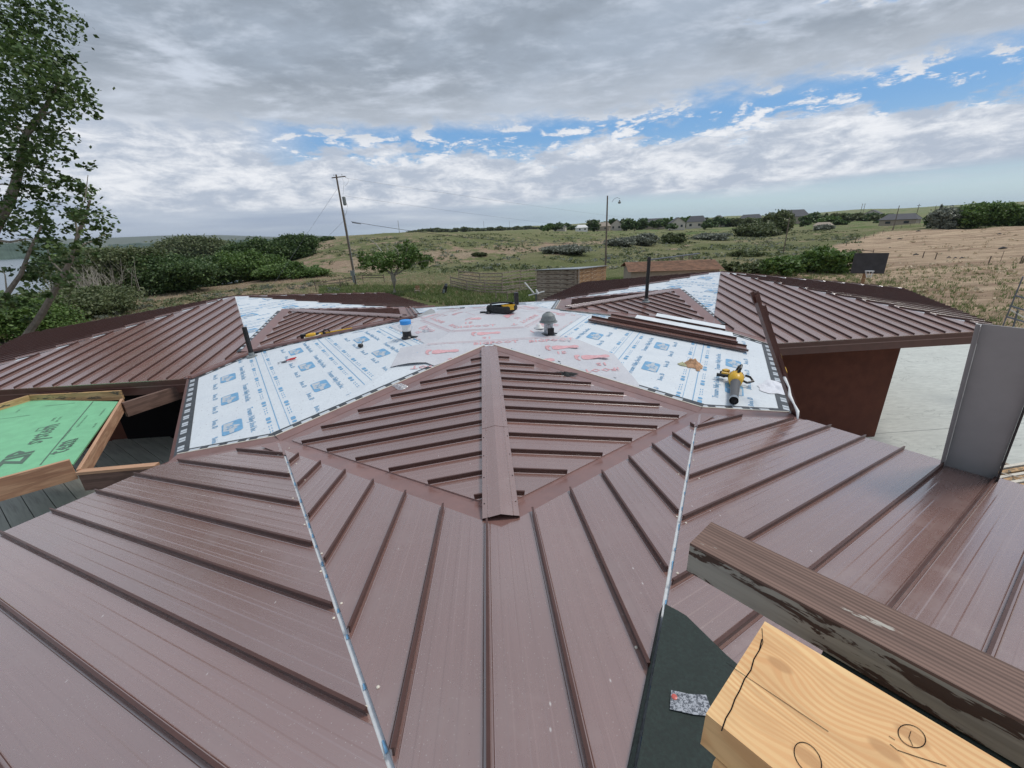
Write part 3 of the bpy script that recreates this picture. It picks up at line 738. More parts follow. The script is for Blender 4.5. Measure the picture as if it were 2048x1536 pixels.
blue_print(FR, [(-2.2/S3, -2.2), (-W0+.2, -D+.05), (-ex+.18, -RE+.22), (ex-.15, -RE+.22), (W0-.05, -D+.05), (2.2/S3, -2.2)], [(5.95, -.11, 0), (4.48, .04, 0), (3.03, -.31, 0)], roofC, 2)
for ang in (30, 90, 150): blue_print(Face((0, 0, 0), ang), trap(2.2, 6.6 if ang == 90 else 5.2), [(5.9, .2, 0), (4.5, -.5, 0), (3.0, .3, 0)], roofC, 3+ang)
for rot, rf, s0 in ((-120, roofL, .4), (120, roofR, -.3)):
    F = Face(N_C, 90, rot); dk = MB()
    apex_d = D-KR-.30
    clip1 = [(0, -.05), (-.05-D/S3*.98, -D*.98), (0, -apex_d)]; clip2 = [(0, -.05), (0, -apex_d), (.05+D/S3*.98, -D*.98)]
    for cl in (clip1, clip2): blue_print(F, cl, [(3.9, s0+.6, 0), (2.45, s0, 0), (1.0, s0+.3, 0), (5.2, s0, 0)], rf, 9)
    # tape along the upper valley
    for q in ([(-W0, D), (0, D-KR)], [(0, D-KR), (W0, D)]):
        strip(F, q, .26, .36, .008, dk, 0, -1, .005)
        (a0, b0), (a1, b1) = q; L = math.hypot(a1-a0, b1-b0); t = .2
        while t < L-.3: 
            strip(F, [(a0+(a1-a0)*t/L, b0+(b1-b0)*t/L), (a0+(a1-a0)*(t+.14)/L, b0+(b1-b0)*(t+.14)/L)], .28, .34, .0095, dk, 1, -1, .002); t += .3
    dk.obj('seam_tape', [M['tape'], M['whiteink']], rf)
# --- grey sheets with red print over the top of the middle roof
def red_print(F, clip, rows, parent, flip=0, h=.0085):
    ink = Ink()
    for d, s0, odd in rows:
        s = s0-1.35*4
        i = 0
        while s < 4:
            i += 1; rot = math.pi if (i+flip) % 2 else 0
            for q in FOOT: ink.poly(q, (s, -d), sc=1.2)
            ink.add(*T_15, (s-.02, -(d+.26)), rot); ink.add(*T_BF, (s+.15, -(d+.52)), rot)
            s += 1.35
        for dd in (.72, .80, -.25): ink.poly([(-4, -(d+dd)), (4, -(d+dd)), (4, -(d+dd)+.008), (-4, -(d+dd)+.008)], (0, 0))
    o = ink.lay('underlayment_print', F, clip, [M['redink']], parent, h); tag(o, kind='stuff')
for i in range(6):
    F = Face((0, 0, 0), 30+60*i); k = MB(); d1 = 2.25
    nx, ny = 8, 5; 
    def P(a, b): return F.p((a*2-1)*(b*d1)/S3, b*d1, .006+.004*abs(math.sin(a*7+b*5)))
    for a in range(nx):
        for b in range(ny):
            if 30+60*i == 270 : dl = 0
            k.poly([P(a/nx, b/ny), P(a/nx, (b+1)/ny), P((a+1)/nx, (b+1)/ny), P((a+1)/nx, b/ny)], 0, [(a/nx, b/ny)]*4)
    k.obj('underlayment_sheet', M['red_mem'], roofC, smooth=True)
    red_print(F, trap(.15, d1-.03), [(.75, .1+.2*i, 0), (1.75, .5-.13*i, 0)], roofC, i, .0125)
# the wide lower sheet, lapping over both hips of the near slope, one corner lifted
k = MB(); sL = [(-1.75, 2.15), (-1.98, 3.15)]; nx, ny = 26, 10
def wrapP(s, d, h):
    """a point laid over the near slope and folded over its hips"""
    hip = d/S3
    if abs(s) <= hip: return FNr.p(s, d, h)
    G = FL if s < 0 else FR; sg = 1 if s < 0 else -1
    P = FNr.p(s, d); Q = P-G.c; return G.p(Q.dot(G.v), Q.dot(G.u), h)
def low_edge(s): return min(4.6, D-K2*(1-min(abs(s), W0)/W0)-.27)
for a in range(nx):
    for b in range(ny):
        def Q(i, j):
            t = i/nx; s = -1.95+t*(2.55+1.95); top = 2.05 if s < 1.9 else 2.05+(s-1.9)*1.4
            bot = max(top+.02, low_edge(s) if s > -1.2 else min(3.2-(s+1.95)*.08, low_edge(s)))
            d = top+(bot-top)*j/ny
            lift = .010+.003*math.sin(s*9+d*7); 
            if s < -1.0: lift += .05*max(0, (j/ny-.75)*4)*max(0, 1-abs(s+1.5)/.6)
            return wrapP(s, d, lift)
        k.poly([Q(a, b), Q(a, b+1), Q(a+1, b+1), Q(a+1, b)], 0)
k.obj('underlayment_sheet', M['red_mem'], roofC, smooth=True)
ink = Ink()
for cx, cy in ((-.95, 2.62), (1.55, 2.76), (.95, 3.32), (2.05, 3.30)):
    for q in FOOT: ink.poly(q, (cx, -cy), sc=1.25, mir=False)
for cx, cy, r in ((-.75, 3.02, math.pi), (1.45, 3.02, 0), (2.12, 3.62, math.pi)): ink.add(*T_15, (cx, -cy), r)
for cx, cy, r in ((.15, 2.32, 0), (-1.05, 3.28, math.pi), (1.35, 2.36, 0), (2.2, 3.86, math.pi)): ink.add(*T_BF, (cx, -cy), r)
for dd in (2.16, 2.22): ink.poly([(-1.9, -dd), (1.9, -dd), (1.9, -dd+.008), (-1.9, -dd+.008)], (0, 0))
o = ink.lay('underlayment_print', FNr, [(-2.0, -2.1), (-2.0, -3.4), (-1.6, -3.5), (-.12, -2.32), (.12, -2.32), (2.4, -4.3), (2.5, -2.6), (1.9, -2.1)][:0] or [(-1.3, -2.1), (-1.85, -3.4), (2.35, -4.1), (2.5, -3.0), (1.7, -2.1)], [M['redink']], roofC, .0165); tag(o, kind='stuff')
# ================================================================== terrain
def lerp(x, xs, ys): return np.interp(x, xs, ys)
def sstep(x, a, b):
    t = np.clip((x-a)/(b-a), 0, 1); return t*t*(3-2*t)
_ph = rng.uniform(0, 6.28, (40, 2)); _an = rng.uniform(0, 6.28, 40)
def fbm(x, y, L, n=10, seed=0):
    r = 0
    for i in range(n):
        a = _an[(i*3+seed) % 40]; w = L/(1.45**i)
        r = r+np.sin((x*math.cos(a)+y*math.sin(a))*6.283/w+_ph[(i+seed) % 40, 0])*np.sin((-x*math.sin(a)+y*math.cos(a))*6.283/w*.8+_ph[(i+seed) % 40, 1])/(1.3**i)
    return r/2.2
def H(x, y):
    x = np.asarray(x, float); y = np.asarray(y, float)
    dx, dy = x-CAM.x, y-CAM.y; r = np.hypot(dx, dy); az = np.degrees(np.arctan2(dx, dy))
    hill = lerp(az, [-180, -60, -34, -29, -26, -24, -21, -16, -12, -7, 0, 8, 15, 25, 35, 45, 60, 90, 180], [-11, -11, -11, -9, -3.5, 1.4, 3.9, 6.6, 7.2, 7.0, 5.4, 3.2, 1.7, .2, -.5, .8, 2.2, 0, -11])
    hill = hill-sstep(r, 260, 420)*np.clip(lerp(az, [-30, -10, 5], [3.0, 2.2, 0]), 0, 9)
    lk = lerp(az, [-70, -27, -22, 180], [1, 1, 0, 0])
    h = GZ+hill*(sstep(r, 70, 230)*(1-lk)+sstep(r, 92, 200)*lk)
    lake = lerp(az, [-70, -30, -24, -20], [1, 1, .55, 0])
    h = h-lake*.9*sstep(r, 45, 90)
    rg = lerp(az, [-20, 0, 10, 20, 30], [95, 125, 150, 200, 240]); amp = lerp(az, [-24, -12, 25, 36], [0, 2.4, 3.2, 0])
    h = h-amp*np.exp(-((r-rg)/26)**2)
    h = h+lerp(az, [-12, 0, 10, 30], [0, 1.0, 1.4, 0])*np.exp(-((r-rg+45)/26)**2)
    far = np.exp(-((r-2600)/700)**2)*lerp(az, [-24, -18, -5, 10, 60], [0, 7, 14, 22, 30])
    h = h+far*(.7+.3*fbm(x, y, 900, 4, 3))
    amp2 = .10+.5*sstep(r, 60, 220)
    h = h+fbm(x, y, 42, 9)*amp2*sstep(r, 24, 50)
    return h
def hz(x, y): return float(H(x, y))
def ground(px, py, r0=8, r1=3000):
    """where the photograph's ray through px, py meets the ground"""
    d = ray(px, py); hd = math.hypot(d.x, d.y); a = r0
    ts = np.geomspace(r0, r1, 900)/hd
    zz = CAM.z+d.z*ts-H(CAM.x+d.x*ts, CAM.y+d.y*ts)
    k = np.argmax(zz < 0)
    if zz[k] >= 0: k = len(ts)-1
    t0, t1 = ts[max(k-1, 0)], ts[k]; z0, z1 = zz[max(k-1, 0)], zz[k]
    t = t0+(t1-t0)*(z0/(z0-z1) if z0 != z1 else 0)
    return CAM+d*t
# regions on the ground, from straight field borders
b0, b1 = ground(1672, 492), ground(1840, 444)
def field_side(x, y): return (b1.x-b0.x)*(y-b0.y)-(b1.y-b0.y)*(x-b0.x)      # < 0: dry field on the right
def terrain():
    azs = np.radians(np.concatenate([np.linspace(-68, 72, 420), np.linspace(76, 288, 54)]))
    rs = np.concatenate([[0.01, 4, 8, 12], np.geomspace(15, 420, 210), np.geomspace(440, 12000, 60)])
    A, Rr = np.meshgrid(azs, rs); X = CAM.x+np.sin(A)*Rr; Y = CAM.y+np.cos(A)*Rr; Z = H(X, Y)
    n = len(azs); v = np.stack([X, Y, Z], -1).reshape(-1, 3)
    i = np.arange(len(rs)-1)[:, None]*n; j = np.arange(n)[None, :]; j2 = (j+1) % n
    f = np.stack([i+j, i+n+j, i+n+j2, i+j2], -1).reshape(-1, 4)
    me = bpy.data.meshes.new('ground'); me.from_pydata(v.tolist(), [], f.tolist())
    x, y = v[:, 0], v[:, 1]; dx, dy = x-CAM.x, y-CAM.y; r = np.hypot(dx, dy); az = np.degrees(np.arctan2(dx, dy))
    nz = fbm(x, y, 30, 8, 5); nz2 = fbm(x, y, 9, 6, 9)
    fs = field_side(x, y)/np.linalg.norm([b1.x-b0.x, b1.y-b0.y])
    dry = sstep(-fs, -1.5, 1.5)*sstep(az, 20, 26)*(1-sstep(r, 190, 215))
    green = lerp(az, [-60, -25, -21, -14, -6, 0, 30, 60], [.2, .28, .52, .75, .9, 1.0, 1.0, .85])
    green = np.clip(green+.42*nz+.18*nz2, 0, 1)
    gullyr = lerp(az, [-20, 0, 10, 20, 30], [95, 125, 150, 200, 240])
    bandbrown = np.exp(-((r-gullyr-14)/12)**2)*lerp(az, [-22, -16, 20, 28], [0, .8, .8, 0])
    green = np.clip(green-bandbrown, 0, 1)
    nearg = sstep(az, -30, -18)*(1-sstep(r, 38, 60))*(1-sstep(az, 26, 34))
    green = np.clip(green*(1-nearg)+nearg*np.clip(.75+.5*nz2, 0, 1), 0, 1)
    near_r = sstep(az, 26, 34)*(1-sstep(r, 60, 100))                   # yard on the right: dry with some green
    green = green*(1-dry)*(1-.65*near_r)
    dryc = np.maximum(dry, .75*near_r)
    lawn = sstep(r, 240, 300)*sstep(az, 2, 24)*(1-dry)
    col = np.stack([green, np.clip(dryc, 0, 1), lawn, np.ones_like(r)], -1)
    at_ = me.color_attributes.new('region', 'FLOAT_COLOR', 'POINT'); at_.data.foreach_set('color', col.astype('f').ravel())
    me.polygons.foreach_set('use_smooth', [True]*len(f)); me.update()
    o = bpy.data.objects.new('ground', me); COL.objects.link(o); tag(o, kind='structure')
    m, T, b, O, U = mat('grassland'); W = T.new('ShaderNodeNewGeometry').outputs['Position']
    a = T.new('ShaderNodeAttribute', attribute_name='region'); g, dr, lw = T.sep(a.outputs['Vector'])
    n0 = T.noise(W, .035, 6, .62); n1 = T.noise(W, .16, 7, .66, .3); n2 = T.noise(W, .9, 6, .7); n3 = T.noise(W, 5, 5, .7)
    st = T.noise(T.mapping(W, scale=(.05, .5, 1), rot=(0, 0, math.radians(-18))), 1.0, 7, .68, .6)
    tan = T.mix(T.ss(n2, .3, .7), (.28, .215, .150), (.47, .38, .265)); tan = T.mix(T.ss(n0, .42, .62, 0, .6), tan, (.38, .25, .18))
    gr = T.mix(T.ss(n2, .3, .72), (.115, .14, .052), (.21, .225, .10)); gr = T.mix(T.ss(n0, .4, .65, 0, .6), gr, (.29, .26, .15))
    mask = T.ss(T.math('ADD', T.math('ADD', g, T.math('MULTIPLY', T.math('SUBTRACT', n1, .5), 3.6)), T.math('MULTIPLY', T.math('SUBTRACT', n2, .5), 2.0)), .34, .60)
    c = T.mix(mask, tan, gr)
    c = T.mix(T.ss(n3, .58, .78, 0, .6), c, (.10, .105, .05))                  # tufts
    dryc = T.mix(T.ss(st, .36, .62), (.38, .26, .18), (.66, .50, .34)); dryc = T.mix(T.ss(n2, .5, .75, 0, .5), dryc, (.30, .23, .16)); dryc = T.mix(T.ss(n1, .58, .75, 0, .55), dryc, (.31, .28, .16))
    c = T.mix(dr, c, dryc)
    lawn = T.mix(T.ss(n0, .40, .50), (.11, .18, .05), (.22, .22, .11)); lawn = T.mix(T.ss(n1, .5, .7, 0, .6), lawn, (.09, .13, .05))
    c = T.mix(lw, c, lawn)
    T.put(b.inputs['Base Color'], c); b.inputs['Roughness'].default_value = .95; b.inputs['Specular IOR Level'].default_value = .15
    bn = T.new('ShaderNodeBump'); bn.inputs['Strength'].default_value = .9; bn.inputs['Distance'].default_value = .8
    T.put(bn.inputs['Height'], T.math('ADD', n2, T.math('MULTIPLY', n3, .5))); T.l.new(bn.outputs[0], b.inputs['Normal'])
    me.materials.append(m)
terrain()
# lake and its far shores
m, T, b, O, U = mat('lake_water'); b.inputs['Base Color'].default_value = (.10, .14, .17, 1); b.inputs['Roughness'].default_value = .22
W = T.new('ShaderNodeNewGeometry').outputs['Position']; bn = T.new('ShaderNodeBump'); bn.inputs['Strength'].default_value = .25; bn.inputs['Distance'].default_value = .3
T.put(bn.inputs['Height'], T.noise(W, .4, 4, .6)); T.l.new(bn.outputs[0], b.inputs['Normal'])
k = MB(); k.poly([(-9000, 60, -10.6), (-60, 60, -10.6), (400, 9500, -10.6), (-9000, 9500, -10.6)])
lake = k.obj('lake_water', m); tag(lake, kind='structure')
def ridge(name, pts, mt, depth, kind='structure', jag=0, seed=0):
    """a hill range standing along pts (pixel x, pixel y of crest) at a horizontal distance"""
    k = MB(); r = random.Random(seed); n = 90; xs = np.linspace(pts[0][0], pts[-1][0], n); ys = np.interp(xs, [p[0] for p in pts], [p[1] for p in pts])
    top = [at(x, y+r.uniform(-jag, jag), depth) for x, y in zip(xs, ys)]
    for a, b_ in zip(top, top[1:]):
        def dn(p, s): 
            q = Vector((p.x-CAM.x, p.y-CAM.y, 0)).normalized(); return Vector((p.x, p.y, -12))+q*s
        w = depth*.10
        k.poly([dn(a, -w), dn(b_, -w), b_, a]); k.poly([a, b_, dn(b_, w), dn(a, w)])
    o = k.obj(name, mt, smooth=True); tag(o, kind=kind); return o
M['farhill'] = simple('distant_hills', (.13, .15, .11), 1, .05, .002, spec=0)
M['midhill'] = simple('far_shore', (.085, .12, .10), 1, .3, .02, spec=0)
ridge('hills', [(-60, 487), (120, 478), (230, 475), (330, 471), (440, 470), (560, 474), (620, 471), (700, 473), (760, 470)], M['farhill'], 9000)
ridge('far_shore', [(-80, 489), (40, 486), (130, 488), (190, 494)], M['midhill'], 1500, jag=1.0)
ridge('far_shore', [(215, 490), (300, 485), (380, 483), (470, 480), (560, 478), (640, 476)], M['midhill'], 3000, jag=1.2, seed=4)

# concrete yard
k = MB(); zc = GZ+.06
for poly in ([(9.5, -6), (30, -6), (30, .4), (9.5, .4)], [(9.5, .42), (30, .42), (30, 9), (9.5, 9)], [(7.6, -13), (22, -13), (22, -6.02), (7.6, -6.02)]):
    k.prism([(x, y, GZ-.2) for x, y in poly], .26)
pav = k.obj('concrete_yard', M['concrete']); tag(pav, kind='structure')

# ================================================================== foliage
def quads_obj(name, P, S, mt, parent, r, squash=.6, aspect=1.5, upbias=.35):
    """many small leaf faces; P centres, S sizes"""
    n = len(P); nrm = r.normal(size=(n, 3)); nrm[:, 2] = np.abs(nrm[:, 2])+upbias; nrm /= np.linalg.norm(nrm, axis=1)[:, None]
    t = np.cross(nrm, r.normal(size=(n, 3))); t /= np.linalg.norm(t, axis=1)[:, None]; b = np.cross(nrm, t)
    S = np.asarray(S)[:, None]; a = t*S*.5*aspect; c = b*S*.5
    v = np.stack([P-a, P+c*.9-a*.15, P+a, P-c*.9-a*.1], 1).reshape(-1, 3)
    me = bpy.data.meshes.new(name); me.vertices.add(4*n); me.vertices.foreach_set('co', v.astype('f').ravel())
    me.loops.add(4*n); me.loops.foreach_set('vertex_index', np.arange(4*n)); me.polygons.add(n)
    me.polygons.foreach_set('loop_start', np.arange(n)*4); me.polygons.foreach_set('loop_total', np.full(n, 4))
    me.materials.append(mt); me.update(calc_edges=True)
    o = bpy.data.objects.new(name, me); COL.objects.link(o)
    if parent is not None: place(o, Matrix.Identity(4), parent)
    else: WM[o.name] = Matrix.Identity(4)
    return o
def blob_points(r, blobs, per, hollow=.35):
    """leaf centres in clumps: blobs = (centre, radius xyz)"""
    out = []
    for c, R in blobs:
        vol = R[0]*R[1]*R[2]; n = max(30, int(per*vol**(2/3)))
        # clumps inside the blob
        q = r.normal(size=(max(4, n//38), 3)); q /= np.linalg.norm(q, axis=1)[:, None]; q *= (hollow+(1-hollow)*r.random(len(q))**.6)[:, None]
        idx = r.integers(0, len(q), n); p = q[idx]+r.normal(size=(n, 3))*r.uniform(.07, .26, len(q))[idx][:, None]
        out.append(np.asarray(c)+p*np.asarray(R))
    return np.concatenate(out)
def bush(name, label, base, w, h, leafs, cat='shrub', group=None, leaf_s=.16, per=1300, seed=0, wood_='bark', stems=5, nb=7, low=.1, depth=None):
    r = np.random.default_rng(seed+100); rr = random.Random(seed); base = Vector(base)
    t = thing(name, label, cat, base, group); depth = depth or w*.8
    blobs = []
    for i in range(nb):
        a = rr.uniform(0, 6.28); q = rr.uniform(.1, .62)
        hh = h*rr.uniform(low+.22, .80)*(1-.45*q**1.5); s = rr.uniform(.16, .40)
        blobs.append(((base.x+math.cos(a)*q*w*.62, base.y+math.sin(a)*q*depth*.62, base.z+hh), (w*s*.8, depth*s*.8, h*rr.uniform(.2, .3))))
    blobs.append(((base.x, base.y, base.z+h*.42), (w*.42, depth*.42, h*.38)))
    P = blob_points(r, blobs, per); P[:, 2] = np.maximum(P[:, 2], base.z+h*low*.3)
    quads_obj('foliage', P, leaf_s*r.uniform(.6, 1.35, len(P)), M[leafs], t, r)
    k = MB()
    for i in range(stems):
        a = rr.uniform(0, 6.28); e = base+Vector((math.cos(a)*w*.3, math.sin(a)*depth*.3, h*rr.uniform(.6, .9)))
        md = base.lerp(e, .5)+Vector((rr.uniform(-.1, .1)*w, rr.uniform(-.1, .1)*w, .05*h)); q = max(.02, h*.014)
        k.tube([base+Vector((math.cos(a)*.05*w, math.sin(a)*.05*w, -.2)), md, e], [q*1.3, q, q*.4], 5)
    if stems: k.obj('stem', M[wood_], t)
    return t
# --- the cottonwood on the left
def cottonwood():
    r = np.random.default_rng(5); rr = random.Random(5); dist = 31
    base = ground(10, 715); base = at(-10, 720, dist); base.z = hz(base.x, base.y)
    t = thing('cottonwood_tree', 'tall leaning cottonwood with dark leaves at the left edge above the lake', 'tree', base)
    P = lambda x, y, dd=0: at(x, y, dist+dd)
    k = MB()
    def limb(pts, r0, r1, n=8, into=None):
        pp = [P(*p) for p in pts]; m_ = len(pp); (into or k).tube(pp, [r0+(r1-r0)*i/(m_-1) for i in range(m_)], n)
    limb([(-30, 760), (40, 690), (82, 630), (106, 588), (128, 548), (148, 505), (156, 468), (172, 430), (180, 400)], .17, .05)
    limb([(-60, 700), (-20, 640), (14, 588), (42, 548), (60, 500), (84, 450)], .15, .04)
    limb([(-40, 520), (-10, 452), (16, 410), (30, 372), (40, 330), (52, 270), (78, 235), (96, 205), (118, 165), (135, 140)], .24, .03)
    k.obj('trunk', M['bark'], t)
    k = MB()
    for pts, a in (([(148, 505), (165, 490), (190, 480), (212, 468)], .08), ([(156, 468), (150, 440), (170, 400), (176, 350)], .06), ([(-10, 480), (20, 484), (50, 478), (78, 480)], .07),
                   ([(52, 270), (30, 250), (10, 240)], .07), ([(40, 330), (60, 335), (85, 330), (98, 322)], .03), ([(30, 372), (5, 368), (-20, 372)], .05), ([(78, 235), (110, 220), (140, 215), (160, 190)], .05),
                   ([(128, 548), (100, 520), (90, 480)], .06), ([(14, 588), (10, 550), (2, 535)], .04)): limb(pts, a, .015, 6, k)
    k.obj('limb', M['palebark'], t)
    blobs = []
    for x, y, R in [(10, 10, 55), (40, 30, 45), (75, 25, 38), (-10, 80, 50), (20, 70, 30), (60, 62, 22), (12, 130, 60), (60, 118, 42), (100, 135, 36), (135, 130, 26), (25, 190, 50), (80, 180, 46), (125, 175, 28), (160, 205, 24),
                    (45, 230, 44), (0, 240, 48), (100, 225, 30), (20, 290, 44), (70, 285, 34), (110, 290, 18), (0, 340, 40), (50, 345, 30), (115, 345, 26), (150, 330, 18), (165, 365, 22), (95, 385, 30), (140, 400, 32), (180, 395, 20), (30, 395, 34), (60, 440, 30),
                    (110, 440, 30), (155, 445, 26), (195, 440, 22), (205, 468, 16), (25, 455, 28), (-20, 430, 36), (85, 495, 30), (120, 505, 30), (45, 530, 22), (70, 545, 24), (110, 545, 28), (135, 520, 20), (170, 480, 20), (100, 578, 26), (60, 592, 24), (142, 562, 20), (15, 605, 26), (75, 620, 18), (175, 505, 18)]:
        c = P(x, y, rr.uniform(-2.5, 2.5)); q = R/F_PX*dist*.92; blobs.append((tuple(c), (q, q*1.2, q*.9)))
    pts = blob_points(r, blobs, 205, .15)
    quads_obj('crown', pts, .165*r.uniform(.6, 1.35, len(pts)), M['leafdark'], t, r, aspect=1.2)
cottonwood()
# --- thicket between the yard and the lake
GB = 'bushes in the thicket along the lake shore'
thicket = [  # px centre, py base, px width, py top, leaf, label
 (255, 590, 160, 484, 'leafolive', 'broad olive bush with bare twigs, near the left end of the thicket'),
 (120, 640, 200, 560, 'leafolive', 'low twiggy olive bush under the leaning cottonwood'),
 (30, 690, 150, 575, 'leafmid', 'green bush at the foot of the cottonwood, leftmost of the thicket'),
 (340, 585, 150, 497, 'leafdark', 'dark green rounded bush in front of the broad olive bush'),
 (215, 540, 110, 492, 'leafmid', 'light green bush against the lake, behind the cottonwood'),
 (425, 545, 140, 470, 'leafolive', 'tall open willow with pale stems standing above the thicket'),
 (425, 572, 130, 500, 'leafdark', 'dark glossy bush below the open willow'),
 (505, 560, 120, 488, 'leafmid', 'mid green bush right of the open willow'),
 (570, 556, 90, 512, 'leafmid', 'low green bush where the thicket meets the dry hill'),
 (625, 552, 70, 522, 'leafmid', 'last low bush at the right end of the thicket'),
 (505, 520, 110, 472, 'leafdark', 'dark tree behind the thicket right of the willow'),
 (585, 508, 80, 464, 'leafdark', 'tallest dark tree at the right end of the far row'),
 (545, 512, 80, 474, 'leafdark', 'dark tree in the middle of the far row'),
 (652, 479, 26, 468, 'leafdark', 'small dark tree on the skyline beside the utility pole')]
for i, (px, pb, w, pt, lf, lab) in enumerate(thicket):
    g = ground(px, pb); d = math.hypot(g.x-CAM.x, g.y-CAM.y)
    if pt in (472, 464, 474): d = 150; g = at(px, pb, d)
    if pt == 468: d = 230; g = at(px, pb, d)
    g.z = hz(g.x, g.y); pt2 = pt+(9 if pt not in (470, 484, 464, 468) else 4); top = at(px, pt2, d).z; W_ = w/F_PX*d*.9
    tall = pt in (470, 484)
    bush('shrub' if not tall else 'willow_tree', lab, g, W_, max(1.5, top-g.z), lf, 'tree' if pt in (470, 472, 464, 474, 468) else 'shrub', GB if pt not in (472, 464, 474, 468) else 'dark trees beyond the thicket', leaf_s=.215*d/75, per=1050 if not tall else 620, seed=i+1, stems=9 if tall else 3, wood_='palebark' if tall else 'bark', nb=11, low=0.0)
# twiggy bare brush in front
def twigs(px, py, hpx, seed, lab):
    rr = random.Random(seed); g = ground(px, py); d = (g-CAM).length; h = hpx/F_PX*d; k = MB()
    for i in range(26):
        a = rr.uniform(0, 6.28); q = rr.uniform(.1, .8)*h; b_ = Vector((g.x+math.cos(a)*q*.6, g.y+math.sin(a)*q*.6, g.z-.1))
        e = b_+Vector((rr.uniform(-.35, .35)*h, rr.uniform(-.3, .3)*h, h*rr.uniform(.5, 1))); m_ = b_.lerp(e, .55)+Vector((rr.uniform(-.1, .1)*h, 0, 0))
        k.tube([b_, m_, e], [.05, .035, .012], 4)
        for j in range(3): k.tube([m_.lerp(e, j*.3), m_.lerp(e, j*.3)+Vector((rr.uniform(-.25, .25)*h, rr.uniform(-.2, .2)*h, h*rr.uniform(.1, .3)))], [.02, .008], 3)
    o = k.obj('bare_brush', M['palebark']); tag(o, lab, 'shrub')
twigs(235, 602, 62, 1, 'leafless grey brush in front of the broad olive bush')
twigs(170, 622, 60, 2, 'leafless grey brush right of the leaning trunk')
twigs(195, 608, 48, 3, 'short leafless brush between two taller grey ones')
# --- sagebrush dots on the dry slope
gs = 'sagebrush clumps on the dry slope left of the house'
rr = random.Random(3)
for i in range(62):
    x = rr.uniform(120, 700); yt = np.interp(x, [120, 300, 440, 700], [655, 600, 575, 560]); yb = np.interp(x, [120, 300, 440, 700], [690, 640, 606, 585])
    g = ground(x, rr.uniform(yt, yb)); s = rr.uniform(.45, 1.3)
    bush('sagebrush', 'small grey-green sagebrush clump on the dry slope left of the house', (g.x, g.y, g.z-.1), s*1.5, s*.75, 'sage' if i % 3 else 'leafolive', 'shrub', gs, leaf_s=.10, per=420, seed=200+i, stems=0, nb=4)
# --- silver shrubs in the fold and other bushes on the right
sil = 'silver shrubs in the fold of the pasture'
for i, (px, pb, w, pt, lf, lab) in enumerate([
 (1135, 508, 105, 487, 'sage', 'long low silver shrub left of the yard light pole'), (1242, 492, 60, 474, 'sage', 'rounded silver shrub just right of the yard light pole'),
 (1283, 491, 60, 468, 'sage', 'largest silver shrub right of the yard light pole'), (1345, 486, 46, 466, 'leafolive', 'thin twiggy shrub between the silver ones'),
 (1420, 480, 56, 465, 'sage', 'silver shrub in front of the bare brown strip'), (1508, 474, 70, 446, 'leafolive', 'wide grey-green shrub left of the tall field tree'),
 (1490, 513, 60, 500, 'leafolive', 'low olive shrub on the near pasture slope'), (1645, 460, 28, 450, 'sage', 'small silver shrub by the pale ruined shed'),
 (960, 512, 30, 503, 'leafolive', 'tiny olive shrub on the pasture beyond the corral')]):
    g = ground(px, pb); d = math.hypot(g.x-CAM.x, g.y-CAM.y); bush('shrub', lab, g, w/F_PX*d, max(.8, at(px, pt, d).z-g.z), lf, 'shrub', sil, leaf_s=.0032*d, per=520, seed=60+i, stems=2, nb=10, low=0, depth=w/F_PX*d*.6)
g = ground(1548, 470); d = math.hypot(g.x-CAM.x, g.y-CAM.y)
bush('field_tree', 'tall grey-green tree standing in the pasture right of centre', g, 50/F_PX*d, at(1548, 420, d).z-g.z, 'leafolive', 'tree', None, leaf_s=.0032*d, per=330, seed=77, stems=5, nb=13, low=.1)
for i, (px, pb, w, pt, lf, lab) in enumerate([(1560, 553, 62, 512, 'leafmid', 'bright green bush beyond the right pavilion, leftmost of four'), (1600, 540, 66, 500, 'leafmid', 'darker green bush behind the bright one'),
  (1650, 545, 74, 492, 'leafmid', 'largest green bush beside the basketball board'), (1676, 547, 30, 530, 'leafmid', 'small lime green bush at the foot of the largest bush'), (1505, 548, 60, 520, 'leafolive', 'thin olive bush behind the brown shingled shed'), (1462, 545, 40, 524, 'leafolive', 'pale twiggy bush beside the shed gable')]):
    g = ground(px, pb); d = math.hypot(g.x-CAM.x, g.y-CAM.y); bush('shrub', lab, g, w/F_PX*d, at(px, pt, d).z-g.z, lf, 'shrub', 'bushes beyond the right pavilion', leaf_s=.0042*d, per=640, seed=90+i, stems=3, nb=10, low=0)
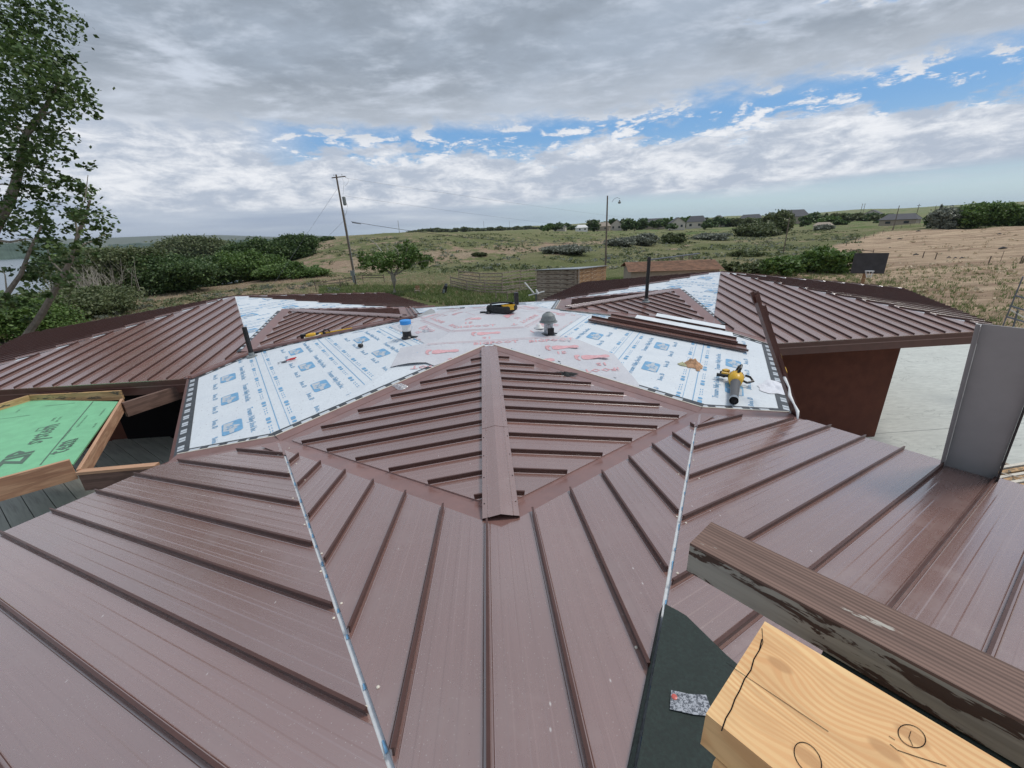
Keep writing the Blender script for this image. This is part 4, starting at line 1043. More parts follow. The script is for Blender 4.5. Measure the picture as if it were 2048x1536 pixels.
# --- orchard tree
def orchard():
    r = np.random.default_rng(9); rr = random.Random(9); b_ = ground(789, 590); d = math.hypot(b_.x-CAM.x, b_.y-CAM.y)
    t = thing('orchard_tree', 'low spreading fruit tree with dead upper branches in front of the dry hill', 'tree', b_); P = lambda x, y, q=0: at(x, y, d+q)
    k = MB(); k.tube([b_-Vector((0, 0, .3)), P(788, 562), P(785, 548)], [.40, .28, .26], 10)
    for pts, a in (([(785, 550), (770, 538), (752, 527), (735, 515), (712, 512)], .14), ([(786, 550), (778, 530), (765, 505), (752, 488), (738, 478)], .13), ([(788, 552), (800, 530), (812, 505), (818, 482)], .15), ([(790, 550), (815, 535), (838, 525), (856, 520)], .12), ([(765, 505), (760, 498), (745, 495)], .05), ([(800, 530), (795, 500), (780, 488)], .08), ([(785, 520), (776, 500), (770, 484)], .06)):
        n = len(pts); k.tube([P(x, y, (i-.5)*rr.uniform(-.8, .8)) for i, (x, y) in enumerate(pts)], [a*(1-.75*i/(n-1)) for i in range(n)], 6)
    k.obj('trunk', M['palebark'], t); bl = []
    for x, y, R in [(726, 524, 15), (745, 520, 18), (765, 522, 18), (722, 512, 10), (790, 520, 18), (812, 520, 20), (835, 520, 18), (853, 520, 13), (800, 505, 16), (818, 500, 15), (828, 508, 14), (816, 487, 9), (775, 512, 12), (742, 532, 12), (765, 536, 12), (848, 532, 8), (812, 534, 10)]:
        q = R/F_PX*d; bl.append((tuple(P(x, y, rr.uniform(-1.4, 1.4))), (q, q*1.4, q*.8)))
    p = blob_points(r, bl, 620, .3); quads_obj('crown', p, .17*r.uniform(.6, 1.3, len(p)), M['leafmid'], t, r)
orchard()
# --- grass tufts as one stuff object, straw and green
def tufts(name, mt, n, region, size, seed, h=1.0):
    r = np.random.default_rng(seed); px = r.uniform(region[0], region[2], n*3); P = []
    for x in px:
        y = r.uniform(region[1](x), region[3](x)); P.append(ground(x, y, 16, 160)) if len(P) < n else None
    P = np.array([tuple(p) for p in P]); m_ = 7; C_ = np.repeat(P, m_, 0)+r.normal(size=(n*m_, 3))*[.10, .10, 0]
    a = r.uniform(0, 6.28, n*m_); L = size*r.uniform(.5, 1.3, n*m_)*h; w = size*.12
    dx = np.cos(a)*w; dy = np.sin(a)*w; lean = r.normal(size=(n*m_, 2))*L[:, None]*.45
    v = np.stack([C_-np.stack([dx, dy, dx*0+.05], 1), C_+np.stack([dx, dy, dx*0-.05], 1), C_+np.stack([lean[:, 0], lean[:, 1], L], 1)], 1).reshape(-1, 3)
    me = bpy.data.meshes.new(name); N = n*m_; me.vertices.add(3*N); me.vertices.foreach_set('co', v.astype('f').ravel()); me.loops.add(3*N); me.loops.foreach_set('vertex_index', np.arange(3*N))
    me.polygons.add(N); me.polygons.foreach_set('loop_start', np.arange(N)*3); me.polygons.foreach_set('loop_total', np.full(N, 3)); me.materials.append(mt); me.update(calc_edges=True)
    o = bpy.data.objects.new(name, me); COL.objects.link(o); tag(o, kind='stuff')
tl = lambda x: float(np.interp(x, [0, 300, 640, 760, 1060, 1400, 1700, 2048], [660, 592, 548, 548, 545, 540, 545, 520]))
bl_ = lambda x: float(np.interp(x, [0, 300, 500, 800, 900, 1100, 1250, 1500, 1700, 1960, 2048], [720, 640, 600, 592, 612, 604, 570, 552, 570, 650, 680]))
tufts('straw_grass', M['straw'], 5200, (0, tl, 1000, bl_), .26, 1)
tufts('straw_grass', M['straw'], 1800, (1430, tl, 2048, bl_), .20, 2, .7)
tufts('green_grass', M['grassg'], 5200, (640, lambda x: 572-(x > 1000)*14, 1260, bl_), .36, 3)
def scrub(name, mt, n, x0, x1, y0f, y1f, size, seed):
    r = np.random.default_rng(seed); P = []
    while len(P) < n:
        x = r.uniform(x0, x1); y = y0f(x)+(y1f(x)-y0f(x))*r.random()**1.6; g = ground(x, y, 30, 420)
        if fbm(np.array(g.x), np.array(g.y), 50, 6, 2) > -.1: P.append(tuple(g))
    P = np.array(P); d = np.hypot(P[:, 0]-CAM.x, P[:, 1]-CAM.y); m_ = 9; sz = size*r.uniform(.4, 1.5, n)
    Q = np.repeat(P, m_, 0)+r.normal(size=(n*m_, 3))*np.repeat(sz, m_)[:, None]*[.55, .55, .18]; Q[:, 2] += np.repeat(sz, m_)*.25
    tag(quads_obj(name, Q, np.repeat(sz, m_)*.55, mt, None, r), kind='stuff')
scrub('low_scrub', M['leafolive'], 2600, 640, 1720, lambda x: float(np.interp(x, [640, 900, 1100, 1720], [486, 470, 466, 460])), lambda x: float(np.interp(x, [640, 1720], [556, 520])), .55, 21)
scrub('low_scrub', M['sage'], 900, 700, 1720, lambda x: 475, lambda x: 540, .5, 22)
scrub('low_scrub', M['leafolive'], 700, 60, 720, lambda x: float(np.interp(x, [60, 300, 700], [665, 600, 556])), lambda x: float(np.interp(x, [60, 300, 700], [700, 640, 585])), .38, 23)
scrub('dry_clods', M['straw'], 260, 1690, 2048, lambda x: 452, lambda x: 600, .34, 24)
tufts('green_grass', M['grassg'], 900, (1500, tl, 2048, bl_), .30, 4)
# ================================================================== yard structures
def pole_tube(o, a, b, r0, r1, mt, name='pole', n=10):
    k = MB(); k.tube([a, a.lerp(b, .5), b], [r0, (r0+r1)/2, r1], n); return k.obj(name, mt, o)
def utility_pole():
    b = ground(712, 572); d = math.hypot(b.x-CAM.x, b.y-CAM.y); top = at(675, 350, d); top.z = at(678, 350, d).z; top = Vector((b.x-.15, b.y, at(676, 349, d).z))
    t = thing('utility_pole', 'tall weathered utility pole with crossarm and grey transformer, leaning slightly left', 'pole', b)
    pole_tube(t, b-Vector((0, 0, .4)), top, .17, .11, M['pole'])
    R = Vector((math.cos(.3), math.sin(-.5), 0)).normalized()
    a = at(664, 356, d); c = at(690, 353, d); a.y -= 0; plank('crossarm', a+Vector((0, -.15, 0)), c+Vector((.1, -.15, 0)), .11, .13, M['pole'], t)
    k = MB(); tc = at(688, 402, d)-Vector((0, .25, 0)); k.lathe([(.05, -.62), (.20, -.6), (.24, -.5), (.24, .42), (.26, .46), (.22, .52), (.05, .58)], 14, 0, tc+Vector((.12, 0, 0))); k.obj('transformer', M['dome'], t)
    k = MB()
    for i, (x, y) in enumerate(((668, 352), (684, 351), (691, 355))): k.lathe([(.02, 0), (.06, .03), (.03, .09), (.06, .13), (.02, .2)], 8, 0, at(x, y, d))
    k.obj('insulator', M['dome'], t)
    k = MB(); k.tube([at(690, 352, d), at(697, 358, d), at(696, 366, d), at(690, 372, d)], .012, 4); k.tube([at(690, 400, d), at(695, 410, d), at(693, 425, d), at(686, 440, d)], .015, 4)
    k.tube([at(684, 357, d), at(688, 364, d), at(686, 390, d)], .012, 4); k.obj('jumper_wire', M['black'], t)
    k = MB(); k.tube([b+Vector((.17, -.12, 0)), Vector((b.x+.12, b.y-.12, at(690, 420, d).z))], .035, 6); k.obj('conduit', M['galv'], t)
    k = MB(); p = at(706, 546, d)-Vector((0, .28, 0)); k.box(p, (.55, .22, .75)); k.box(p+Vector((0, -.02, -.9)), (.25, .12, 1.0)); k.lathe([(.11, -.02), (.11, .02)], 12, 0, p+Vector((0, -.12, .25)));  k.obj('meter_box', M['dome'], t)
    return d
ud = utility_pole()
def wire(name, lab, pts, rad, mt='black'):
    k = MB(); k.tube(pts, rad, 5); o = k.obj(name, M[mt]); tag(o, lab, 'wire')
def sag(a, b, s, n=14): return [a.lerp(b, i/n)-Vector((0, 0, s*4*(i/n)*(1-i/n))) for i in range(n+1)]
lb = ground(1211, 533); ld = math.hypot(lb.x-CAM.x, lb.y-CAM.y)
wire('power_cable', 'thick black service cable sagging from the utility pole to the yard light pole', sag(at(702, 443, ud), at(1213, 488, ld), .9), .028)
k = MB(); a = at(704, 445, ud); c = at(722, 448, ud); k.tube([a, c], [.07, .05], 6); tag(k.obj('cable_splice', M['black']), 'black splice sleeve on the service cable beside the utility pole', 'wire fitting')
wire('power_wire', 'upper thin wire running right from the pole top', sag(at(690, 356, ud), at(1500, 455, 260), 1.5), .012, 'steel')
wire('power_wire', 'lower thin wire running right from the transformer', sag(at(690, 392, ud), at(1350, 462, 230), 1.5), .012, 'steel')
wire('guy_wire', 'long guy wire slanting down left from the pole top', [at(677, 374, ud), Vector((*at(520, 560, ud-6).xy, hz(*at(520, 560, ud-6).xy)))], .014, 'steel')
wire('guy_wire', 'short guy wire slanting down left from the middle of the pole', [at(687, 442, ud), Vector((*at(545, 545, ud+8).xy, hz(*at(545, 545, ud+8).xy)))], .014, 'steel')
t = thing('yard_light', 'tall wooden pole with a curved arm and grey yard light', 'light pole', lb)
pole_tube(t, lb-Vector((0, 0, .4)), Vector((lb.x-.1, lb.y, at(1223, 391, ld).z)), .17, .11, M['pole'])
k = MB(); top = at(1224, 404, ld); k.tube([top, at(1228, 398, ld), at(1234, 395, ld), at(1240, 397, ld)], .03, 6); k.obj('arm', M['steel'], t)
k = MB(); c = at(1239, 404, ld); k.lathe([(.10, .30), (.12, .10), (.26, 0), (.26, -.05), (.22, -.05), (.20, -.22), (.03, -.26)], 14, 0, c); k.obj('lamp_head', M['dome'], t)
k = MB(); k.box(at(1217, 516, ld)-Vector((0, .2, 0)), (.55, .3, .45)); k.box(at(1217, 510, ld)-Vector((0, .2, 0)), (.75, .5, .06)); k.obj('meter_box', M['dome'], t)
def thinpole(lab, px, pb, pxt, ptop, rad, name='utility_pole', dist=None, cat='pole', arm=False, base_=None):
    b = at(px, pb, dist) if dist else ground(px, pb); d = math.hypot(b.x-CAM.x, b.y-CAM.y); b.z = hz(b.x, b.y); k = MB(); tp = Vector((b.x, b.y, at(pxt, ptop, d).z)); 
    k.tube([b-Vector((0, 0, .3)), tp], [rad, rad*.7], 6)
    if arm: k.box(tp-Vector((0, 0, .8)), (2.2, .2, .2))
    o = k.obj(name, M['pole'], origin=b); tag(o, lab, cat)
thinpole('bare wooden pole standing alone in front of the green pasture on the right', 1566, 509, 1577, 436, .11)
thinpole('utility pole at the corner of the dry field', 1786, 460, 1797, 411, .16)
thinpole('shorter pole behind the right field among the trees', 1862, 447, 1871, 411, .14)
thinpole('power pole with a crossarm above the dark house roof', 1830, 440, 1839, 408, .18, dist=330, arm=True)
thinpole('left of two distant power poles on the right skyline', 1720, 430, 1724, 407, .3, dist=700, arm=True)
thinpole('right of two distant power poles on the right skyline', 1725, 430, 1729, 407, .3, dist=705, arm=True)
thinpole('distant lattice mast on the skyline right of the utility pole', 799, 466, 797, 441, .7, 'mast', 1300, 'mast')
thinpole('faint distant mast left of the yard light', 968, 460, 967, 442, .5, 'mast', 1500, 'mast')
thinpole('faint distant mast nearer the yard light', 1019, 458, 1018, 442, .5, 'mast', 1500, 'mast')

# --- grey plank shed
def shed():
    A, B, C_ = ground(1075, 602), ground(1153, 600), ground(1212, 594)
    A.z = B.z = C_.z = GZ; A = Vector((*at(1075, 600, 33).xy, GZ)); B = Vector((*at(1154, 600, 30.5).xy, GZ)); C_ = Vector((*at(1210, 590, 36.5).xy, GZ)); Dp = A+(C_-B)
    t = thing('plank_shed', 'small leaning shed of grey boards with a flat tin roof beside the corral', 'shed', (A+C_)/2)
    rr = random.Random(4)
    def wall(P, Q, zp, zq, n, mt):
        L = (Q-P).length; u = (Q-P).normalized(); nrm = Vector((u.y, -u.x, 0))
        for i in range(n):
            z0 = .02+i/n; zz0 = P.z+(zp-P.z)*(i+.5)/n; zz1 = Q.z+(zq-Q.z)*(i+.5)/n; h = (zp-P.z)/n*.93
            off = nrm*rr.uniform(0, .03)
            plank('board', Vector((P.x, P.y, zz0))+off+u*rr.uniform(0, .06), Vector((Q.x, Q.y, zz1))+off-u*rr.uniform(0, .06), .04, h, M[mt], t)
        for e in (P, Q): 
            k = MB(); k.beam(Vector((e.x, e.y, e.z))-nrm*.1, Vector((e.x, e.y, zp if e is P else zq))-nrm*.1, .14, .14, 0, (u.x, u.y, 0)); k.obj('post', M['barn'], t)
    zA = at(1075, 541, 33).z; zB = at(1154, 539, 30.5).z; zC = at(1212, 533, 36.5).z
    wall(A, B, zA, zB, 12, 'barn'); wall(B, C_, zB, zC, 12, 'barn2')
    k = MB(); k.poly([(*A.xy, GZ), (*A.xy, zA), (*Dp.xy, zA-.98), (*Dp.xy, GZ)]); k.poly([(*Dp.xy, GZ), (*Dp.xy, zA-.98), (*C_.xy, zC), (*C_.xy, GZ)])
    for P, Q, zp, zq in ((A, B, zA, zB), (B, C_, zB, zC)):
        u = (Q-P).normalized(); nn = Vector((-u.y, u.x, 0))*.05; k.poly([(P.x+nn.x, P.y+nn.y, GZ), (Q.x+nn.x, Q.y+nn.y, GZ), (Q.x+nn.x, Q.y+nn.y, zq), (P.x+nn.x, P.y+nn.y, zp)])
    k.obj('inner_wall', M['slate'], t)
    k = MB(); e = .25; cen = (A+C_)/2
    def o_(p, z): q = (Vector((p.x, p.y, 0))-Vector((cen.x, cen.y, 0)))*1.07; return Vector((cen.x+q.x, cen.y+q.y, z+.03))
    k.prism([o_(A, zA), o_(B, zB), o_(C_, zC)], .05); k.prism([o_(A, zA), o_(C_, zC), o_(Dp, zA-.95)], .05); k.obj('tin_roof', M['galv'], t)
shed()
def rail_fence(lab, posts, rails, hgt, wood_='rail', thick=.11, name='rail_fence', extra=None, rail_h=.12, dist=None):
    """posts: pixel points at ground; rails: heights as fractions"""
    P = [ground(*p) for p in posts]; t = thing(name, lab, 'fence', P[0])
    rr = random.Random(int(posts[0][0]))
    for p in P: 
        k = MB(); k.tube([p-Vector((0, 0, .3)), p+Vector((rr.uniform(-.05, .05), 0, hgt*rr.uniform(.95, 1.15)))], thick/2, 7); k.obj('post', M[wood_], t)
    for a, b in zip(P, P[1:]):
        for f in rails:
            j = rr.uniform(-.05, .05); plank('rail', a+Vector((0, -.07, hgt*f+j)), b+Vector((0, -.07, hgt*f+rr.uniform(-.05, .05))), .04, rail_h, M[wood_], t)
    return t
rail_fence('weathered two-rail fence behind the utility pole', [(633, 583), (682, 576), (727, 566), (769, 565)], [.62, .9], 1.35, 'rail')
rail_fence('dark plank corral fence beside the grey shed', [(902, 575), (935, 583), (970, 588), (1005, 589), (1040, 584), (1074, 580)], [.2, .42, .64, .92], 1.35, 'barn', .14, 'corral_fence', rail_h=.16)
rail_fence('second corral fence of grey boards behind the first', [(918, 560), (960, 566), (1005, 566), (1042, 560), (1072, 556)], [.3, .6, .95], 1.3, 'barn', .12, 'corral_fence', rail_h=.15)
rail_fence('short row of pale posts with one top rail in front of the corral', [(992, 602), (1015, 603), (1035, 600)], [.95], .95, 'barn', .12)
rail_fence('post and rail fence crossing the pasture at the dry field', [(1700, 508), (1715, 509), (1745, 511)], [.8], .9, 'rail')
P0 = None
for i, (x, y) in enumerate([(1845, 516), (1870, 519), (1977, 527), (2001, 522), (2040, 527), (2044, 527)]):
    g = ground(x, y); k = MB(); k.tube([g-Vector((0, 0, .2)), g+Vector((.03, 0, .95 if i != 3 else 1.3))], .07 if i != 3 else .03, 6); tag(k.obj('fence_post', M['rail'], origin=g), 'weathered fence post along the near edge of the dry field', 'fence post', 'fence posts along the near edge of the dry field')
for i, (x, y, w) in enumerate([(1832, 511, 9), (1898, 517, 7), (1911, 518, 6), (1924, 518, 7), (1837, 463, 7), (1999, 469, 6), (2006, 498, 12), (1780, 497, 4), (1800, 479, 7), (1778, 478, 7)]):
    g = ground(x, y); d = (g-CAM).length; L = w/F_PX*d; k = MB(); k.tube([g+Vector((-L/2, 0, .10)), g+Vector((0, .1, .22)), g+Vector((L/2, .1, .12))], [L*.06, L*.13, L*.05], 7); tag(k.obj('dark_log', M['slate'], origin=g), 'dark log lying in the dry field', 'log', 'dark logs lying in the dry field')
# wire posts along the boundary between pasture and dry field
for i in range(9):
    f = i/8; g = ground(1692+(1838-1692)*f, 492+(449-492)*f**.8); k = MB(); k.tube([g-Vector((0, 0, .2)), g+Vector((0, 0, 1.2))], .07, 5)
    tag(k.obj('fence_post', M['rail'], origin=g), 'thin post on the line between green pasture and dry field', 'fence post', 'posts between the green pasture and the dry field')
# --- brown shingled shed and the lean-to frame behind
def shingled():
    d = 44; z0 = GZ; A = at(1262, 560, d); B = at(1436, 560, d+2); A.z = B.z = z0
    u = (B-A).normalized(); nb = Vector((-u.y, u.x, 0)); W_ = 5.5
    ze = at(1262, 542, d).z; zr = at(1280, 524, d+3).z
    t = thing('shingled_shed', 'long low shed with a brown shingle roof beyond the right pavilion', 'shed', A)
    k = MB(); k.poly([A, B, B+Vector((0, 0, ze-z0)), A+Vector((0, 0, ze-z0))]); C_ = B+nb*W_; D_ = A+nb*W_
    e = Vector((0, 0, ze-z0)); r_ = Vector((0, 0, zr-z0))
    k.poly([B, C_, C_+e, (B+C_)/2+r_-Vector((0, 0, .1)), B+e]); k.poly([D_, A, A+e, (A+D_)/2+r_-Vector((0, 0, .1)), D_+e]); k.poly([C_, D_, D_+e, C_+e]); k.obj('wall', M['housewall2'], t)
    n = 9; o = .35
    for side in (0, 1):
        for i in range(n):
            f0, f1 = i/n, (i+1.25)/n
            def q(P, Q, f, l): 
                a = P+e-(nb*o if side == 0 else -nb*o)-Vector((0, 0, .12)); b = (P+Q)/2+r_; return a.lerp(b, min(f, 1))+Vector((0, 0, l))
            if side == 0: a1, a2, b1_, b2_ = q(A-u*o, D_-u*o, f0, .05), q(B+u*o, C_+u*o, f0, .05), q(B+u*o, C_+u*o, f1, .0), q(A-u*o, D_-u*o, f1, .0)
            else: a1, a2, b1_, b2_ = q(D_-u*o, A-u*o, f0, .05), q(C_+u*o, B+u*o, f0, .05), q(C_+u*o, B+u*o, f1, .0), q(D_-u*o, A-u*o, f1, .0)
            k = MB(); k.prism([a1, a2, b2_ if 0 else b1_, b2_], (0, 0, .04)); k.obj('shingle_course', M['shingle'], t)
    k = MB(); k.box(B+nb*W_*.5+u*.02+Vector((0, 0, ze-z0+.45)), (.06, .4, .5), rz=math.atan2(u.y, u.x)); k.obj('gable_vent', M['slate'], t)
shingled()
t = thing('leanto_frame', 'sloping tin lean-to roof on bare posts behind the shingled shed', 'lean-to', ground(1340, 524))
dd = 54
a, b = at(1296, 520, dd), at(1398, 507, dd+5)
plank('tin_sheet', a, b, .45, .10, M['steel'], t)
for f, lean in ((.25, .3), (.42, -.3), (.62, .25), (.68, -.25), (.80, .3), (.86, -.2)):
    p = a.lerp(b, f)-Vector((0, 0, .1)); q = Vector((p.x+lean, p.y, hz(p.x, p.y)-.1)); k = MB(); k.tube([q, p], .06, 5); k.obj('post', M['barn'], t)
for i, (x, y, l) in enumerate([(1226, 560, .5), (1240, 560, .7), (1247, 560, .9), (1262, 560, .1)]):
    g = at(x, 572, 40); g.z = GZ; k = MB(); k.tube([g, g+Vector((l, 0, 2.1))], .06, 6); tag(k.obj('leaning_post', M['barn'], origin=g), 'bare grey post leaning between the plank shed and the shingled shed', 'post', 'leaning posts between the two sheds')
# --- chair, bag, swing seat, stubs
def chair():
    g = ground(835, 588); t = thing('wooden_chair', 'pale wooden garden chair standing in the green grass right of the fruit tree', 'chair', g); c = g
    k = MB(); k.box(c+Vector((0, 0, .42)), (.55, .5, .04)); k.obj('seat', M['barn'], t)
    k = MB(); k.box(c+Vector((.05, .25, .72)), (.5, .04, .5), mtx=Matrix.Rotation(-.2, 3, 'X')); k.obj('backrest', M['barn2'], t)
    for sx in (-.25, .25):
        for sy in (-.22, .22): k = MB(); k.box(c+Vector((sx, sy, .2)), (.06, .06, .44)); k.obj('leg', M['barn'], t)
        k = MB(); k.box(c+Vector((sx, 0, .62)), (.07, .55, .04)); k.obj('armrest', M['barn'], t)
chair()
g = ground(889, 590); t = thing('golf_bag', 'black and grey carry bag propped up in the grass', 'bag', g)
k = MB(); k.tube([g+Vector((-.1, 0, 0)), g+Vector((.05, 0, .5)), g+Vector((.25, 0, 1.0))], [.22, .26, .2], 10); k.obj('bag_body', M['black'], t)
k = MB(); k.tube([g+Vector((.3, 0, 0)), g+Vector((.2, 0, .9))], .03, 6); k.tube([g+Vector((-.35, .1, 0)), g+Vector((.15, 0, .8))], .03, 6); k.obj('stand_leg', M['dome'], t)
k = MB(); k.box(g+Vector((.0, -.22, .45)), (.25, .08, .4), mtx=Matrix.Rotation(.25, 3, 'Y')); k.obj('pocket', M['dome'], t)
k = MB()
for i in range(5): k.tube([g+Vector((.22+.03*i, 0, .95)), g+Vector((.25+.07*i-.1, .02*i, 1.25))], .035, 5)
k.obj('club_head', M['steel'], t)
t = thing('white_pole_frame', 'white painted pole frame tipped over in the grass by the plank shed', 'frame', ground(1067, 604)); dd = 27
k = MB(); k.tube([at(1049, 565, dd), at(1069, 588, dd)], .05, 8); k.obj('long_pole', M['white'], t)
k = MB(); k.tube([at(1057, 591, dd), at(1089, 583, dd)], .045, 8); k.obj('cross_pole', M['white'], t)
k = MB(); k.tube([at(1072, 579, dd), at(1076, 588, dd)], [.04, .10], 8); k.obj('cap', M['white'], t)
k = MB(); k.tube([at(1072, 588, dd), Vector((*at(1072, 588, dd).xy, GZ-.1))], .05, 8); k.obj('stand', M['steel'], t)
g = at(1085, 601, 23); g.z = GZ; k = MB(); k.tube([g, g+Vector((0, 0, 1.0))], .11, 8); tag(k.obj('dark_stump', M['slate'], origin=g), 'short black post below the white pole frame', 'post')
# --- basketball board
def hoop():
    d = 37; t = thing('basketball_hoop', 'dark rectangular basketball board on a rusty post beyond the right pavilion', 'basketball hoop', (*at(1722, 600, d).xy, GZ))
    tl_, tr, br, bl2 = at(1710, 506, d), at(1779, 506, d+.2), at(1767, 548, d+.2), at(1701, 546, d)
    c = (tl_+tr+br+bl2)/4; x = (tr-tl_); x.z = 0; w = x.length; x.normalize(); h = ((tl_-bl2).z+(tr-br).z)/2; n = Vector((x.y, -x.x, 0))
    k = MB(); k.prism([c-x*w/2-Vector((0, 0, h/2)), c+x*w/2-Vector((0, 0, h/2)), c+x*w/2+Vector((0, 0, h/2)), c-x*w/2+Vector((0, 0, h/2))], n*-.05); k.obj('backboard', M['slate'], t)
    k = MB(); p = Vector((*at(1727, 555, d+.3).xy, 0)); k.tube([Vector((p.x-.05, p.y, GZ-.2)), Vector((p.x+.05, p.y, c.z))], .11, 8); k.obj('post', M['barn2'], t)
    rc = at(1738, 541, d)+n*.35; k = MB(); k.tube([rc+Vector((math.cos(a)*.23, math.sin(a)*.23, 0)) for a in (2*math.pi*i/16 for i in range(17))], .02, 5); k.beam(c-Vector((0, 0, h*.38)), rc-n*.2, .12, .03); k.obj('rim', M['white'], t)
    k = MB()
    for i in range(8): a = 2*math.pi*i/8; k.tube([rc+Vector((math.cos(a)*.23, math.sin(a)*.23, 0)), rc+Vector((math.cos(a+.3)*.12+.05, math.sin(a+.3)*.12, -.42))], .012, 4)
    k.obj('net', M['white'], t)
hoop()
# --- ladder scaffold at the right edge
t = thing('ladder', 'aluminium ladder leaning up at the right edge of the picture', 'ladder', (*at(2005, 655, 24).xy, GZ)); dd = 24
for name_, a, b in (('rail', (2004, 655), (2046, 553)), ('rail', (2060, 672), (2100, 570))): 
    k = MB(); k.beam(Vector((*at(*a, dd).xy, at(*a, dd).z))-Vector((0, 0, .3)), at(*b, dd), .09, .04); k.obj(name_, M['steel'], t)
for i, (a, b) in enumerate((((2030, 591), (2085, 606)), ((2019, 611), (2080, 630)), ((2012, 633), (2070, 650)))):
    k = MB(); k.tube([at(*a, dd), at(*b, dd)], .03, 6); k.obj('rung', M['steel'], t)
k = MB(); k.tube([at(2018, 618, dd), at(2060, 642, dd)], .025, 6); k.obj('brace', M['hem'], t)
k = MB(); k.tube([at(2026, 655, dd), at(2036, 620, dd)], .03, 6); k.obj('stay', M['steel'], t)
# --- lumber stack on the ground at the right
t = thing('lumber_stack', 'stack of pale boards on the ground below the upright grey panel', 'lumber', (12, -4, GZ))
for j, (x0, y0) in enumerate(((1994, 938), (2000, 947), (1996, 957), (2008, 963), (1998, 971), (2010, 979))):
    a = onz(x0-6, y0, GZ+.25); b = a+Vector((3.2, .35, 0)); plank('board', a, b, .09+.03*(j % 2), .06, M['hem' if j % 2 == 0 else 'fir2'], t)
k = MB(); a = onz(2000, 945, GZ+.31); k.tube([a, a+Vector((.7, -.9, .05))], .015, 5); k.obj('strap', M['hem'], t)
k = MB()
for i in range(2): a = onz(2012+i*60, 960, GZ+.05); k.box(a, (.12, 1.8, .16))
k.obj('skid', M['barn'], t)
k = MB(); k.poly([onz(x, y, GZ+.066) for x, y in ((1985, 930), (2100, 934), (2110, 1010), (1975, 1000))]); o = k.obj('dirt_patch', simple('dirt', (.10, .08, .06), .95, .4, 4, bump=.5)); tag(o, kind='structure')

# ================================================================== distant houses and trees
def far_house(lab, px, pb, wpx, hpx, dist, wall='housewall', roof='houseroof', gable=0, name='far_house', grp='houses along the far edge of the pasture', low=False):
    c = at(px, pb, dist); c.z = min(hz(c.x, c.y), c.z); w = wpx*.82/F_PX*dist; zt = at(px, pb-hpx, dist).z; H_ = zt-c.z; dp = w*.7
    t = thing(name, lab, 'house', c, grp); a = math.atan2(c.x-CAM.x, c.y-CAM.y); R = Matrix.Rotation(-a+(.25 if px % 2 else -.2), 3, 'Z'); Lw = H_*(.55 if not low else .62)
    def q(x, y, z): return c+R @ Vector((x, y, z))
    k = MB(); k.hexa([q(-w/2, -dp/2, -.5), q(w/2, -dp/2, -.5), q(w/2, dp/2, -.5), q(-w/2, dp/2, -.5)], [q(-w/2, -dp/2, Lw), q(w/2, -dp/2, Lw), q(w/2, dp/2, Lw), q(-w/2, dp/2, Lw)])
    if gable: k.poly([q(-w/2, -dp/2, Lw), q(w/2, -dp/2, Lw), q(0, -dp/2, H_-.05)])
    k.obj('wall', M[wall], t); k = MB(); o = .5
    if gable:
        for s in (-1, 1): k.prism([q(s*(w/2+o), -dp/2-o, Lw-.3), q(s*(w/2+o), dp/2+o, Lw-.3), q(0, dp/2+o, H_), q(0, -dp/2-o, H_)], .15)
    else:
        for s in (-1, 1): k.prism([q(-w/2-o, s*(dp/2+o), Lw-.2), q(w/2+o, s*(dp/2+o), Lw-.2), q(w/2-dp*.2, 0, H_), q(-w/2+dp*.2, 0, H_)], .15)
        for s in (-1, 1): k.poly([q(s*(w/2+o), -dp/2-o, Lw-.2), q(s*(w/2+o), dp/2+o, Lw-.2), q(s*(w/2-dp*.2), 0, H_)])
    k.obj('roof', M[roof], t)
    for i in range(2 if w > 6 else 1):
        x = (-.25+.5*i)*w; k = MB(); k.box(q(x, -dp/2-.02, Lw*.55), (w*.14, .12, Lw*.35), mtx=R); k.obj('window', M['glass'], t)
fh = [(1163, 457, 24, 7, 400, 'white', 'white', 0, 'low white barn at the left end of the far houses'), (1120, 458, 26, 10, 460, 'housewall', 'houseroof', 1, 'pale house behind small trees left of the white barn'),
 (1206, 456, 30, 11, 430, 'housewall2', 'housewall2', 0, 'tan low house just left of the yard light pole'), (1234, 455, 26, 15, 440, 'housewall', 'houseroof', 1, 'two-storey dark-roofed house just right of the yard light pole'),
 (1310, 455, 60, 18, 480, 'housewall2', 'houseroof', 0, 'wide dark-roofed house behind the hedge'), (1353, 455, 30, 20, 400, 'housewall', 'houseroof', 1, 'pale gabled house, largest on the far edge of the pasture'),
 (1392, 452, 34, 20, 470, 'housewall', 'houseroof', 0, 'grey-roofed house right of the pale gabled house'), (1436, 449, 34, 18, 520, 'housewall', 'houseroof', 1, 'white house with several gables behind trees'),
 (1500, 446, 40, 17, 560, 'housewall', 'houseroof', 0, 'dark-roofed house left of the tall field tree'), (1583, 438, 50, 18, 520, 'housewall2', 'houseroof', 0, 'big brown-roofed house on the green rise right of the tall field tree'),
 (1646, 453, 26, 8, 300, 'housewall', 'housewall2', 0, 'pale ruined shed on the bare strip'), (1744, 434, 28, 14, 560, 'housewall', 'houseroof', 1, 'white gabled house among trees in the right distance'),
 (1800, 441, 48, 13, 300, 'housewall2', 'houseroof', 0, 'dark hipped roof house behind the corner of the dry field'), (2000, 434, 60, 6, 230, 'housewall2', 'houseroof', 0, 'low house half hidden by trees at the far right')]
for px, pb, w, h, d, wl, rf, gb, lab in fh: far_house(lab, px, pb, w, h, d, wl, rf, gb, low=h < 11)
r2 = random.Random(8)
